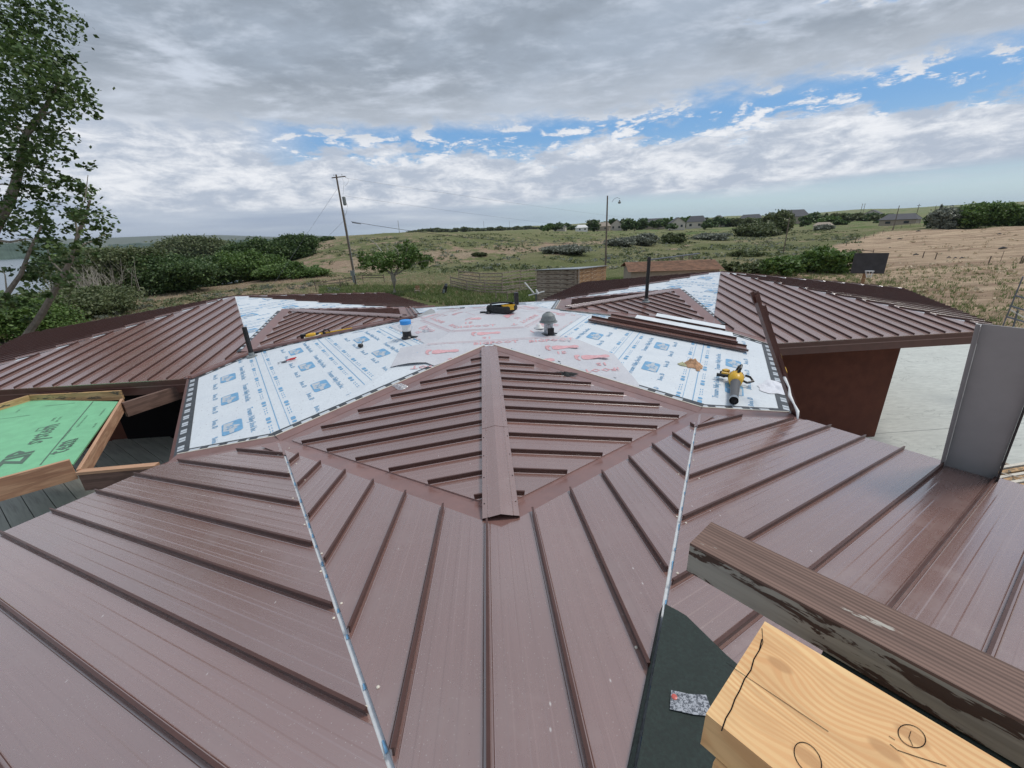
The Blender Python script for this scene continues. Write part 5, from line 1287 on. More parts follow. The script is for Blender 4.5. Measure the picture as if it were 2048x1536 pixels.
def far_tree(px, pb, w, h, dist, lf, lab, grp, seed):
    c = at(px, pb, dist); c.z = min(c.z, hz(c.x, c.y)); W_ = w/F_PX*dist; H_ = at(px, pb-h, dist).z-c.z; r = np.random.default_rng(seed)
    t = thing('far_tree', lab, 'tree', c, grp); bl = [((c.x+r.uniform(-.25, .25)*W_, c.y+r.uniform(-.3, .3)*W_, c.z+H_*r.uniform(.3, .72)), (W_*.30, W_*.4, H_*.24)) for _ in range(5)]
    p = blob_points(r, bl, 6.5*(400/dist)**0*26/ max(1, (W_*H_)**.5/3)**1.2, .3); quads_obj('crown', p, np.full(len(p), .0030*dist)*r.uniform(.7, 1.3, len(p)), M[lf], t, r)
    k = MB(); k.tube([c-Vector((0, 0, .5)), c+Vector((0, 0, H_*.5))], [W_*.05, W_*.03], 5); k.obj('trunk', M['bark'], t)
gt = 'trees among the far houses'
def where(x): return 'beside the low white barn on the skyline' if x < 1190 else 'behind the yard light pole on the skyline' if x < 1290 else 'around the wide dark-roofed house' if x < 1340 else 'by the pale gabled house' if x < 1400 else 'between the pale gabled house and the tall field tree' if x < 1530 else 'behind the tall field tree' if x < 1620 else 'behind the ruined shed' if x < 1700 else 'left of the dark hipped roof house'
xs = 1085
i = 0
while xs < 1790:
    base = np.interp(xs, [1085, 1300, 1500, 1790], [457, 454, 447, 437]); h = r2.uniform(9, 20)*(1 if xs > 1180 else .7)
    far_tree(xs, base+r2.uniform(-1, 2), r2.uniform(16, 30), h, r2.uniform(430, 560), (lf_ := r2.choice(['leafdark', 'leafdark', 'leafolive', 'leafmid'])), {'leafdark': 'dark', 'leafolive': 'olive', 'leafmid': 'bright green'}[lf_]+' tree '+where(xs), gt, 300+i); xs += r2.uniform(10, 20); i += 1
for x, y, w, h in ((1254, 455, 22, 24), (1195, 455, 20, 17), (1340, 456, 20, 14), (1270, 456, 22, 15), (1410, 453, 20, 12), (1612, 447, 12, 9), (1680, 452, 20, 12), (1768, 450, 22, 13)):
    far_tree(x, y, w, h, 380, 'leafdark', {1254: 'dark pointed tree just right of the yard light pole', 1195: 'dark tree just left of the yard light pole'}.get(x, 'low dark tree '+where(x)), gt, 500+x)
xs = 830
while xs < 1090:
    far_tree(xs, np.interp(xs, [830, 1090], [464, 458]), r2.uniform(12, 26), r2.uniform(3, 8), r2.uniform(900, 1200), 'leafolive', 'faint distant tree on the skyline left of the houses', 'faint distant trees left of the houses', 700+i); xs += r2.uniform(9, 16); i += 1
for j, (x, y, w, h, lf, lab) in enumerate([(1893, 441, 70, 34, 'sage', 'silvery olive tree at the far edge of the dry field'), (1945, 440, 84, 40, 'leafmid', 'large rounded green tree at the far edge of the dry field'), (2010, 438, 46, 34, 'leafmid', 'green tree right of the large rounded one'), (2050, 436, 50, 26, 'leafdark', 'dark tree cut off by the right edge of the picture'), (1865, 442, 30, 16, 'leafdark', 'small dark bush left of the silvery tree'), (1990, 428, 40, 20, 'leafolive', 'hazy tree behind the large rounded one')]):
    g = at(x, y, 205+j*3); g.z = min(g.z, hz(g.x, g.y)); d = 205+j*3
    bush('field_edge_tree', lab, g, w*.62/F_PX*d, at(x, y-h, d).z-g.z, lf, 'tree', None, leaf_s=.5, per=230, seed=800+j, stems=3, nb=12, low=0)

# ------------------------------------------------------------------ the air
m = bpy.data.materials.new('air'); m.use_nodes = True; nt = m.node_tree; nt.nodes.clear()
o_ = nt.nodes.new('ShaderNodeOutputMaterial'); v = nt.nodes.new('ShaderNodeVolumePrincipled'); v.inputs['Color'].default_value = (.80, .88, 1, 1); v.inputs['Density'].default_value = 4.5e-5; v.inputs['Anisotropy'].default_value = .2
nt.links.new(v.outputs[0], o_.inputs['Volume'])
k = MB(); k.box((0, 0, 95), (26500, 26500, 250)); hzb = k.obj('haze', m); tag(hzb, kind='stuff')
# ================================================================== things on and around the roof
FN, FNL, FNR = Face(N_C, 90), Face(N_C, 150), Face(N_C, 30)
def cyl_obj(name, base, axis_top, r0, r1, mt, parent, n=16):
    k = MB(); k.tube([base, axis_top], [r0, r1], n); return k.obj(name, mt, parent)
# vent pipes
def vent(lab, px, pyb, pyt, F, r):
    b = F.pixw(px, pyb); d = math.hypot(b.x-CAM.x, b.y-CAM.y); zt = at(px, pyt, d).z
    t = thing('vent_pipe', lab, 'vent pipe', b); k = MB(); k.tube([b-Vector((0, 0, .1)), Vector((b.x, b.y, zt))], r, 14, 0, False); k.tube([Vector((b.x, b.y, zt)), Vector((b.x, b.y, zt-.25))], r*.82, 14, 0); k.obj('pipe', M['black'], t)
    k = MB(); k.lathe([(r*2.3, 0), (r*2.3, .035), (r*1.25, .05), (r*1.12, .13), (r*.9, .13)], 14, 0, b+Vector((0, 0, .02))); k.obj('pipe_boot', M['dome'], t)
class CrP:
    """pixel -> point on a cricket slope"""
    def __init__(s, side, rot): s.C = Cricket(side, rot)
    def pixw(s, x, y, h=0): return onplane(x, y, s.C.p(0, 0), s.C.n)+s.C.n*h
vent('tall black vent pipe standing on the left cricket', 505, 716, 652, CrP(1, -120), .055)
vent('tall black vent pipe through the panels of the right cricket', 1292, 606, 514, CrP(-1, 120), .055)
FB = Face((0, 0, 0), 90)
b = Vector((*at(1033, 606, 13.2).xy, 0)); P_ = b; s_, d_ = (P_-FB.c).dot(FB.v), (P_-FB.c).dot(FB.u); b = FB.p(s_, d_)
k = MB(); k.tube([b, Vector((b.x, b.y, at(1033, 585, 13.2).z))], .075, 14); t = thing('vent_pipe', 'short black vent pipe behind the tool bag', 'vent pipe', b); k.obj('pipe', M['black'], t)
k = MB(); k.box(b+Vector((.05, 0, .02)), (.5, .4, .015)); k.obj('base_plate', M['galv'], t)
# wrapped flue with blue tape
b = FL.pixw(815, 676); d = math.hypot(b.x-CAM.x, b.y-CAM.y); H_ = at(812, 640, d).z-b.z
t = thing('wrapped_flue', 'white wrapped flue with a bright blue taped top and black boot', 'flue pipe', b)
k = MB(); k.lathe([(.14, 0), (.14, .02), (.105, .05), (.10, .16), (.11, .17)], 16, 0, b); k.obj('boot', M['black'], t)
k = MB(); k.lathe([(.095, .15), (.10, .25), (.11, H_*.72), (.125, H_*.80)], 16, 0, b); k.obj('pipe', M['white'], t)
k = MB(); k.lathe([(.128, H_*.78), (.13, H_*.98), (.12, H_), (.001, H_+.004)], 20, 0, b); k.obj('tape_cap', M['bluetape'], t)
k = MB(); k.poly([b+Vector(q) for q in ((-.13, 0, H_*.8), (-.20, -.02, H_*.7), (-.14, -.05, H_*.55), (-.11, -.06, H_*.6))]); k.poly([b+Vector(q) for q in ((.12, 0, H_*.8), (.17, -.05, H_*.6), (.12, -.08, H_*.42))]); k.obj('loose_wrap', M['plastic'], t)
k = MB(); k.box(b+Vector((.17, -.06, .03)), (.16, .09, .03), rz=-.4); k.obj('flap', M['blackcloth'], t)
# metal flue with a grey rubber dome
b = FR.pixw(1097, 669); d = math.hypot(b.x-CAM.x, b.y-CAM.y); H_ = at(1097, 624, d).z-b.z
t = thing('flue_vent', 'shiny metal flue under a grey ribbed cone cap', 'flue pipe', b)
k = MB(); k.lathe([(.10, 0), (.10, H_*.62)], 18, 0, b); k.obj('pipe', M['galv'], t)
k = MB(); k.lathe([(.205, H_*.56), (.20, H_*.60), (.165, H_*.60), (.17, H_*.66), (.165, H_*.72), (.155, H_*.72), (.14, H_*.86), (.105, H_*.93), (.05, H_), (.048, H_*.97)], 22, 0, b); k.obj('cone_cap', M['dome'], t, smooth=False)
k = MB(); k.lathe([(.046, H_*.975), (.046, H_*1.004), (.001, H_*1.004)], 12, 0, b); k.obj('cap_hole', M['black'], t)
k = MB(); k.box(b+Vector((0, 0, .02)), (.30, .26, .02), rz=.5); k.box(b+Vector((.04, -.085, .09)), (.14, .04, .15)); k.obj('boot', M['black'], t)
b = FR.pixw(1078, 658, .02); k = MB(); k.lathe([(.12, 0), (.115, .02), (.06, .035), (.05, .09), (.001, .10)], 16, 0, b); tag(k.obj('storm_collar', M['white'], origin=b, smooth=True), 'white storm collar lying beside the grey-capped flue', 'pipe collar')

def lumpy(name, F, cx, cy, w, h, rot, mt, parent=None, seed=0, amp=.35, n=34, lift=.01, flat=1.0, outline=None):
    """a crumpled soft piece (cloth, glove, bag) lying on slope F"""
    rr = random.Random(seed); s0, d0 = F.pix(cx, cy); k = MB(); ny = n*2//3; g = {}
    c, sn = math.cos(rot), math.sin(rot); ph = [rr.uniform(0, 6) for _ in range(8)]
    def rad(a): return 1+.16*math.sin(2*a+ph[0])+.12*math.sin(3*a+ph[1])+.08*math.sin(5*a+ph[2])+.05*math.sin(9*a+ph[3])
    rings = 12; segs = 40; pts = []
    for i in range(rings+1):
        for j in range(segs):
            a = 2*math.pi*j/segs; q = i/rings*rad(a)*(outline(a) if outline else 1)
            x, y = q*math.cos(a)*w/2, q*math.sin(a)*h/2
            e = (1-(i/rings)**2)
            z = lift+amp*w*flat*e*(.30+.35*abs(noise.noise(Vector((x/w*4+ph[4], y/h*4, ph[5]))))*2+.16*abs(math.sin(x/w*17+ph[6]+y/h*6)))
            pts.append(F.p(s0+x*c-y*sn, d0+x*sn+y*c, z))
    i0 = len(k.v); k.v += [tuple(p) for p in pts]
    for i in range(rings):
        for j in range(segs):
            j2 = (j+1) % segs; k.f.append((i*segs+j, (i+1)*segs+j, (i+1)*segs+j2, i*segs+j2)); k.mi.append(0); k.uv += [(0, 0)]*4
    return k.obj(name, mt, parent, smooth=True, origin=None if parent else F.p(s0, d0))
tag(lumpy('black_glove', FNr, 1126, 755, .44, .17, 0.12, M['blackcloth'], seed=3, amp=.22, lift=.06), 'crumpled black cloth lying on the ribs right of the ridge cap', 'cloth')
t = thing('work_glove', 'tan leather work glove crumpled on the white underlayment', 'glove', FR.pixw(1383, 735))
lumpy('glove_palm', FR, 1386, 731, .42, .34, .4, M['tan'], t, seed=5, amp=.40); lumpy('glove_cuff', FR, 1364, 730, .18, .15, 1.2, simple('glove_cuff', (.45, .44, .27), .85, .2, 20), t, seed=6, amp=.4)
lumpy('glove_finger', FR, 1396, 740, .18, .09, .1, M['tan'], t, seed=7, amp=.35)
tag(lumpy('white_cloth', FR, 1546, 776, .72, .50, .5, M['cloth'], seed=11, amp=.14), 'crumpled white cloth at the right eave beside the leaning brown trims', 'cloth')
tag(lumpy('plastic_bag', FL, 856, 662, .30, .26, .2, M['plastic'], seed=12, amp=.45, lift=.02), 'crumpled clear plastic bag right of the blue-topped flue', 'plastic bag')
o = lumpy('plastic_wrapper', FNr, 802, 777, .28, .20, .4, M['plastic'], seed=14, amp=.3, lift=.03); tag(o, 'torn clear wrapper on the left valley flashing', 'plastic wrapper')
tag(lumpy('paper_scrap', CrP(-1, 120).C, 0, 0, .1, .1, 0, M['white'], seed=2) if 0 else lumpy('paper_scrap', Face(N_C, 90, 120), 1316, 629, .24, .12, .3, M['white'], seed=15, amp=.1, lift=.12), 'white paper scrap on the right cricket', 'paper')
# tool bag with yellow lining
b = FNr.pixw(1005, 628, .012); k = MB(); t = thing('tool_bag', 'open black tool bag with yellow trim near the top of the middle roof', 'bag', b)
W_ = .58; pts_b = []; W_ = .78; k = MB()
prof = [(.85, 0), (1.0, .04), (1.04, .09), (1.0, .15), (.92, .19)]
n = 24
def br(a, s, z): return b+Vector((math.cos(a)*W_*.5*s*(1+.06*math.sin(3*a)), math.sin(a)*.20*s+.18, z+.02*math.sin(2*a+1)))
for (s1, z1), (s2, z2) in zip(prof, prof[1:]):
    for i in range(n): a, c = 2*math.pi*i/n, 2*math.pi*(i+1)/n; k.poly([br(a, s1, z1), br(c, s1, z1), br(c, s2, z2), br(a, s2, z2)])
k.poly([br(2*math.pi*i/n, .9, .13) for i in range(n)]); k.obj('bag_body', M['blackcloth'], t)
k = MB()
for x0, x1, z0, z1 in ((.02, .30, .08, .19), (-.05, .04, .06, .15)): k.hexa([b+Vector((x0, .0, z0)), b+Vector((x1, -.0, z0)), b+Vector((x1, .03, z0)), b+Vector((x0, .03, z0))], [b+Vector((x0, .02, z1)), b+Vector((x1, .02, z1)), b+Vector((x1, .05, z1)), b+Vector((x0, .05, z1))])
k.box(b+Vector((.16, .06, .195)), (.34, .03, .03)); k.obj('yellow_trim', M['yellow'], t)
k = MB(); k.tube([b+Vector((-.34, .1, .18)), b+Vector((-.26, .15, .24)), b+Vector((0, .18, .255)), b+Vector((.26, .16, .24)), b+Vector((.34, .1, .18))], .022, 6); k.obj('strap', M['black'], t)
k = MB(); k.lathe([(.07, 0), (.08, .03), (.05, .06)], 12, 0, b+Vector((-.36, .1, 0))); k.tube([b+Vector((-.36, .1, .05)), b+Vector((-.36, .1, .17))], .012, 5); k.box(b+Vector((-.50, .14, .03)), (.14, .05, .05)); tag(k.obj('tape_measure', M['black'], origin=b), 'small black tools and coil left of the tool bag', 'hand tool')
b2 = FNr.pixw(925, 617, .02); b2 = Vector((*at(925, 617, 12.2).xy, 0)); q = FB.p((b2-FB.c).dot(FB.v), max(.3, (b2-FB.c).dot(FB.u)), .03); k = MB(); k.box(q, (.14, .03, .025)); k.tube([q, q+Vector((-.4, .05, -.01)), q+Vector((-.75, .03, 0))], .008, 4); tag(k.obj('caulk_bead_tool', M['black'], origin=q), 'little black bar at the back edge of the middle roof', 'hand tool')
# bent metal offcut left at the back
q = onz(850, 636, Z0+.42); t = thing('metal_offcuts', 'bent brown and grey metal offcuts at the back left of the middle roof', 'offcuts', q)
k = MB(); k.poly([q+Vector(v) for v in ((-.25, 0, .05), (.35, .05, .04), (.25, .35, .16), (.15, .40, .20))]); k.obj('bent_sheet', M['greyback'], t)
for i, (a, c) in enumerate(((( -.9, -.35, .05), (.55, .1, .07)), ((-.9, -.45, .03), (.5, -.02, .05)), ((-.35, .15, .10), (.2, .3, .11)))): plank('trim_strip', q+Vector(a), q+Vector(c), .05, .02, M['trim'], t)
# chalk reel
q = FL.pixw(722, 695, .02); k = MB(); k.lathe([(.055, 0), (.065, .02), (.055, .06), (.001, .065)], 12, 0, q); k.tube([q+Vector((.02, 0, .05)), q+Vector((.07, .03, .13))], .008, 5); tag(k.obj('chalk_reel', M['black'], origin=q, smooth=True), 'small round black chalk reel on the left white underlayment', 'chalk line')
# tin snips
q = FL.pixw(574, 724, .02); t = thing('tin_snips', 'red-handled tin snips near the upper edge of the left white underlayment', 'snips', q)
du = (FL.pixw(597, 720)-FL.pixw(560, 730)).normalized(); dv = FL.n.cross(du)
k = MB(); k.tube([q+FL.n*.02, q+du*.10+dv*.03+FL.n*.02, q+du*.22+dv*.035+FL.n*.02], [.012, .018, .012], 7); k.tube([q+FL.n*.02, q+du*.10-dv*.03+FL.n*.02, q+du*.20-dv*.05+FL.n*.02], [.012, .018, .012], 7); k.obj('handle', M['red'], t)
k = MB(); k.tube([q, q-du*.05, q-du*.12], [.03, .025, .008], 6); k.obj('blade', M['steel'], t)
k = MB(); k.tube([q-du*.08+dv*.05, q-du*.14+dv*.09, q-du*.2+dv*.07, q-du*.16-dv*.02], .008, 5); k.obj('wire_loop', M['galv'], t)
# long yellow trimmer
CLp = CrP(1, -120); a, c = CLp.pixw(607, 679, .07), CLp.pixw(706, 661, .07); t = thing('pole_trimmer', 'long yellow and black battery pole trimmer lying across the left cricket', 'power tool', a)
u = (c-a).normalized(); L = (c-a).length; sd_v = CLp.C.n.cross(u)
k = MB(); k.tube([a+u*L*.30, a+u*L*.5, c], [.035, .025, .018], 8); k.obj('shaft', M['yellow'], t)
k = MB(); k.tube([a+u*L*.05, a+u*L*.14, a+u*L*.24, a+u*L*.30], [.05, .075, .07, .04], 10); k.obj('motor_housing', M['yellow'], t)
k = MB(); k.box(a+u*L*.02+Vector((0, 0, .02)), (.14, .10, .11), rz=math.atan2(u.y, u.x)); k.tube([a+u*L*.27, a+u*L*.33], .058, 10); k.obj('battery', M['black'], t)
k = MB(); k.tube([a+u*L*.04, a+u*L*.05-sd_v*.14, a+u*L*.22-sd_v*.16, a+u*L*.30-sd_v*.10, a+u*L*.36-sd_v*.02], .016, 6); k.obj('guard', M['hem'], t)
k = MB(); k.tube([a+u*L*.40, a+u*L*.44+Vector((0, 0, .10)), a+u*L*.52+Vector((0, 0, .08)), a+u*L*.55], .02, 6); k.tube([a+u*L*.34, a+u*L*.46], .03, 8); k.obj('handle', M['black'], t)
# leaf blower
q0 = FR.pixw(1468, 778, .0); nose = FR.pixw(1464, 812, .075); t = thing('leaf_blower', 'yellow and black battery leaf blower with its grey nozzle pointing down the roof', 'leaf blower', q0)
bk = FR.pixw(1468, 765, .10); u = (nose-bk).normalized(); n_ = FR.n; v = n_.cross(u); L = (nose-bk).length; c0 = bk+n_*.02
def bp(a, b_, c_): return c0+u*a-v*b_*1.2+n_*c_*1.2
k = MB(); k.tube([bp(L*.30, 0, 0), bp(L*.36, 0, 0), bp(L*.75, 0, 0), bp(L*.98, 0, 0)], [.085, .078, .068, .062], 18, 0, False); k.obj('nozzle', M['greyp'], t, smooth=True)
k = MB(); k.tube([bp(L*.92, 0, 0), bp(L*1.0, 0, 0)], [.068, .071], 18, 0, False); k.obj('nozzle_ring', M['galv'], t)
k = MB(); k.tube([bp(L*.99, 0, 0), bp(L*.985, 0, 0)], [.049, .001], 14); k.obj('nozzle_mouth', M['black'], t)
k = MB(); k.tube([bp(-.06, 0, 0), bp(0, 0, 0), bp(.08, 0, 0), bp(L*.30, 0, 0)], [.075, .125, .135, .095], 18); k.obj('fan_housing', M['yellow'], t, smooth=True)
k = MB()
for i in range(9): a_ = math.pi*(.1+.8*i/8); k.beam(bp(.0, math.cos(a_)*.108, math.sin(a_)*.108), bp(.08, math.cos(a_)*.118, math.sin(a_)*.118), .008, .006)
k.tube([bp(-.075, 0, 0), bp(-.06, 0, 0)], [.08, .085], 14); k.obj('intake_grille', M['black'], t)
k = MB(); k.tube([bp(-.10, .02, .04), bp(-.08, .0, .15), bp(.02, -.02, .20), bp(.10, -.02, .17), bp(.13, 0, .09)], .022, 8); k.obj('handle', M['black'], t)
k = MB(); k.box(bp(-.03, .17, -.01), (.11, .10, .10), rz=.3); k.tube([bp(.06, .11, 0), bp(.07, .2, -.01), bp(.07, .27, -.02)], [.03, .03, .035], 8); k.obj('battery', M['black'], t)
k = MB(); k.box(bp(-.075, .155, .03), (.10, .09, .06), rz=.3); k.tube([bp(.03, .10, .02), bp(.05, .21, .02)], .028, 8); k.obj('battery_cap', M['yellow'], t)
k = MB(); k.tube([bp(.11, -.08, .0), bp(.12, -.16, -.02), bp(.03, -.24, .0), bp(-.05, -.19, .03), bp(.0, -.12, .05)], .022, 8); k.obj('rear_handle', M['black'], t)
# spare panels lying on the right of the middle roof
spare = [((.73, 2.55), (.93, 6.25), .42, 'metal', .05, 'lowest brown roof panel of the loose stack, nearest the flue'), ((1.17, 2.95), (1.29, 6.02), .42, 'metal', .10, 'second brown roof panel of the loose stack'),
         ((1.62, 3.55), (1.70, 5.92), .40, 'whiteback', .15, 'white-backed loose panel, the nearer of two'), ((2.12, 4.0), (2.18, 5.73), .40, 'whiteback', .19, 'white-backed loose panel, the farther of two')]
for (s1, d1), (s2, d2), w, mt, h, lab in spare:
    t = thing('loose_panel', lab, 'roof panel', FR.p((s1+s2)/2, (d1+d2)/2, h), 'loose roof panels stacked on the middle roof')
    dx, dy = s2-s1, d2-d1; Ln = math.hypot(dx, dy); ux, uy = dx/Ln, dy/Ln; px_, py_ = uy, -ux
    if px_ < 0: px_, py_ = -px_, -py_
    def Q(a, b_, z): return FR.p(s1+ux*a+px_*b_, d1+uy*a+py_*b_, h+z)
    k = MB(); k.hexa([Q(0, 0, -.004), Q(Ln, 0, -.004), Q(Ln, w, -.004), Q(0, w, -.004)], [Q(0, 0, 0), Q(Ln, 0, 0), Q(Ln, w, 0), Q(0, w, 0)]); k.uv = [(p[0], p[1]) for p in ((0, 0),)*len(k.uv)]; k.obj('pan', M[mt], t)
    up_ = 1 if mt == 'metal' else -1
    for b0_ in (0, w-.014):
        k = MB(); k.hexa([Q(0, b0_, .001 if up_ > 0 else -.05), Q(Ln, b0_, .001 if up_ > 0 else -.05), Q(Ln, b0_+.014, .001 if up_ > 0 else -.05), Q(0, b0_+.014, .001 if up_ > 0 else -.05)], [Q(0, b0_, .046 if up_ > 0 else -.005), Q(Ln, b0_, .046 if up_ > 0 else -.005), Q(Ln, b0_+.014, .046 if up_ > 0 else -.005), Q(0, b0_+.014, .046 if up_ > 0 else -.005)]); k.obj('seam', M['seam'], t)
# brown trims leaning at the right eave
ba = onz(1592, 832, ZE+.02)
def lean(lab, pb, pt, dist, w):
    b_ = onz(pb[0], pb[1], ZE+.02); db = math.hypot(b_.x-CAM.x, b_.y-CAM.y); e = at(pt[0], pt[1], dist); t = thing('steel_trim', lab, 'metal trim', b_, 'brown metal trims leaning at the right eave')
    d_ = (e-b_); k = MB(); k.beam(b_, e, w, .05); k.obj('channel', M['trim'], t)
    k = MB(); x_ = Vector((1, 0, 0))
    for o_ in (-w*.32, w*.32): k.beam(b_.lerp(e, .94)+x_*o_, e+x_*o_+d_.normalized()*.05, w*.25, .055)
    k.obj('tab', M['trim'], t)
lean('longer double brown trim leaning up over the right eave', (1590, 828), (1510, 590), 6.9, .10)
lean('shorter brown trim leaning just right of the longer one', (1596, 832), (1527, 618), 7.0, .06)
# white wrapped bundle with yellow tape beside them
t = thing('wrapped_bundle', 'white plastic wrapped bundle bound with yellow tape behind the leaning trims', 'bundle', onz(1597, 835, ZE))
pp = [((1556, 712), 7.9), ((1565, 742), 7.4), ((1576, 775), 6.95), ((1588, 808), 6.55), ((1598, 838), 6.3)]
Pp = [at(*q, dd) for q, dd in pp]; k = MB(); 
rad = [.008, .014, .013, .021, .012, .023, .012, .022, .010]; fine = []
for i in range(9): f = i/8*4; j = min(3, int(f)); fine.append(Pp[j].lerp(Pp[j+1], f-j))
k.tube([p+Vector((.02*math.sin(i*2.1), 0, 0)) for i, p in enumerate(fine)], rad, 9); k.obj('wrap', M['white'], t, smooth=True)
k = MB(); k.tube([Pp[0].lerp(Pp[1], -.1), Pp[0].lerp(Pp[1], .22)], .048, 9); k.tube([Pp[0].lerp(Pp[1], .85), Pp[1].lerp(Pp[2], .12)], .056, 9); k.obj('yellow_tape', M['yellow'], t)
# upright grey-backed panel at the right eave
b1_, b2_ = FNR.pixw(1888, 934, .02), FNR.pixw(1990, 963, .02)
nn = FNR.v; 
def solve_top(b_, px, py):
    return onplane(px, py, b_, nn)
t1 = solve_top(b1_, 1964, 648); upv = (t1-b1_); W_v = (b2_-b1_)
w_ = W_v.normalized(); nrm = w_.cross(upv).normalized()
if nrm.dot(CAM-b1_) < 0: nrm = -nrm
t = thing('upright_panel', 'grey-backed metal roofing panel standing upright at the right eave', 'roof panel', b1_)
k = MB(); k.prism([b1_, b2_, b2_+upv, b1_+upv], nrm*-.004); k.obj('pan', M['greyback'], t)
k = MB(); k.prism([b1_-w_*.006, b1_-w_*.001, b1_+upv-w_*.001, b1_+upv-w_*.006], nrm*.05); k.prism([b1_-w_*.04, b1_-w_*.007, b1_+upv-w_*.007, b1_+upv-w_*.04], nrm*.012); k.obj('seam_leg', M['greyback'], t)
k = MB(); k.prism([b2_+w_*.001, b2_+w_*.02, b2_+w_*.02+upv, b2_+w_*.001+upv], nrm*.05); k.obj('seam_leg', M['slate'], t)

# ------------------------------------------------------------------ green sheathed frame, beams and deck on the left
zt = 2.6
G = lambda x, y, z=zt: onz(x, y, z)
t = thing('sheathed_frame', 'green sheathed porch frame ringed by bare framing boards at the left', 'roof frame', G(160, 860))
pA, pB, pC, pD = G(62, 800, 2.53), G(236, 803, 2.53), G(146, 928, 2.53), G(10, 960, 2.53)
ext = (pA-pB).normalized()
far = G(-40, 822, 2.53); far2 = G(-260, 1000, 2.53)
k = MB(); k.prism([pB, pC, pD, far2, far, pA], (0, 0, -.025)); k.obj('sheathing', M['zip'], t)
def rim(a, b_, mt, h=.20, w=.045, zoff=0): return plank('rim_board', Vector((a.x, a.y, zt-h/2+zoff)), Vector((b_.x, b_.y, zt-h/2+zoff)), w, h, M[mt], t)
rim(G(60, 795), G(243, 786), 'fir2', .22, .05, .06); rim(G(60, 795), G(-60, 832), 'fir2', .22, .05, .06)
rim(G(244, 798), G(157, 940), 'fir3', .22, .05, .01)
rim(G(143, 929), G(-160, 1012), 'fir3', .34, .06, .09)
# print on the sheathing
ux_ = (G(375/4+0, 800)-G(20, 955)); ux_ = (G(92, 862, 2.53)-G(2, 950, 2.53)); ux_.z = 0; ux_.normalize(); uy_ = Vector((-ux_.y, ux_.x, 0))
ink = MB()
def sheath_text(txt, size, px, py, sx=1.0, bold=.0):
    v, f = text_mb(txt, size, bold, sx); c = G(px, py, 2.5345); i0 = len(ink.v)
    ink.v += [tuple(c+ux_*x+uy_*y) for x, y in v]; 
    for q in f: ink.f.append(tuple(i0+i for i in q)); ink.mi.append(0); ink.uv += [(0, 0)]*len(q)
sheath_text('ZIP', .46, 36, 915, 1.0, .016); sheath_text('system', .42, 84, 868, .85, .004); sheath_text('tem', .42, 126, 893, .9, .006)
sheath_text('PANEL', .07, 108, 838); sheath_text('EXPOSURE 1', .06, 118, 838); sheath_text('SHEATHING SPAN 48/24', .05, 134, 868); sheath_text('STRENGTH AXIS THIS DIRECTION', .045, 165, 842)
sheath_text('ROOF DECK', .07, 148, 884); sheath_text('7/16 PERFORMANCE', .05, 205, 824); sheath_text('NAIL HERE', .05, 190, 850); sheath_text('1/8 GAP', .06, 36, 822)
c = G(82, 858, 2.5343); 
for a_, b_ in (((-.09, -.06), (.09, -.045)), ((-.09, .045), (.09, .06)), ((-.09, -.045), (-.075, .045)), ((.075, -.045), (.09, .045))):
    ink.poly([c+ux_*a_[0]+uy_*a_[1], c+ux_*b_[0]+uy_*a_[1], c+ux_*b_[0]+uy_*b_[1], c+ux_*a_[0]+uy_*b_[1]])
for (x1, y1), (x2, y2), w_l in (((186, 803), (80, 930), .010), ((60, 830), (0, 838), .006), ((150, 806), (90, 812), .006)):
    a_, b_ = G(x1, y1, 2.534), G(x2, y2, 2.534); q = (b_-a_).cross(Vector((0, 0, 1))).normalized()*w_l; ink.poly([a_-q, b_-q, b_+q, a_+q])
tag(ink.obj('sheathing_print', M['greyink'], t), kind='stuff')
plank('brown_beam', G(244, 806, zt)-Vector((0, 0, .16)), G(366, 768, zt)-Vector((0, 0, .16)), .09, .32, M['oldbrown']); tag(bpy.data.objects['brown_beam'], 'brown stained beam running from the green frame under the left pavilion eave', 'beam')
o = plank('brown_beam', G(158, 940)-Vector((0, 0, .20)), G(312, 928)-Vector((0, 0, .20)), .09, .28, M['oldbrown']); tag(o, 'brown stained beam carrying a pale board, between the green frame and the near eave', 'beam')
o = plank('pale_board', G(156, 941)-Vector((0, 0, .03)), G(313, 927)-Vector((0, 0, .03)), .11, .045, M['fir3']); tag(o, 'pale board nailed on top of the lower brown beam', 'board')
# posts carrying the frame, deck below
for i, (x, y) in enumerate(()):
    p = G(x, y); k = MB(); k.box((p.x-.1, p.y, (zt-.35+.0)/2), (.14, .14, zt-.35)); tag(k.obj('porch_post', M['oldbrown'], origin=(p.x, p.y, 0)), ('square brown post under the far corner of the green frame', 'square brown post under the near corner of the green frame')[i], 'post')
t = thing('deck', 'grey board deck below the green frame', 'deck', (-9, -5, 0)); 
u_ = Vector((math.cos(math.radians(-38)), math.sin(math.radians(-38)), 0)); v_ = Vector((-u_.y, u_.x, 0)); cc = Vector((-9.3, -5.0, .6))
for i in range(-13, 13):
    plank('deck_board', cc+v_*i*.33-u_*4.4, cc+v_*i*.33+u_*4.0, .318, .03, M['deck'], t)
k = MB(); k.prism([cc+u_*a*3.9+v_*b_*4.1+Vector((0, 0, -.08)) for a, b_ in ((-1, -1), (1, -1), (1, 1), (-1, 1))], (0, 0, -1.0)); k.obj('deck_base', M['slate'], t)

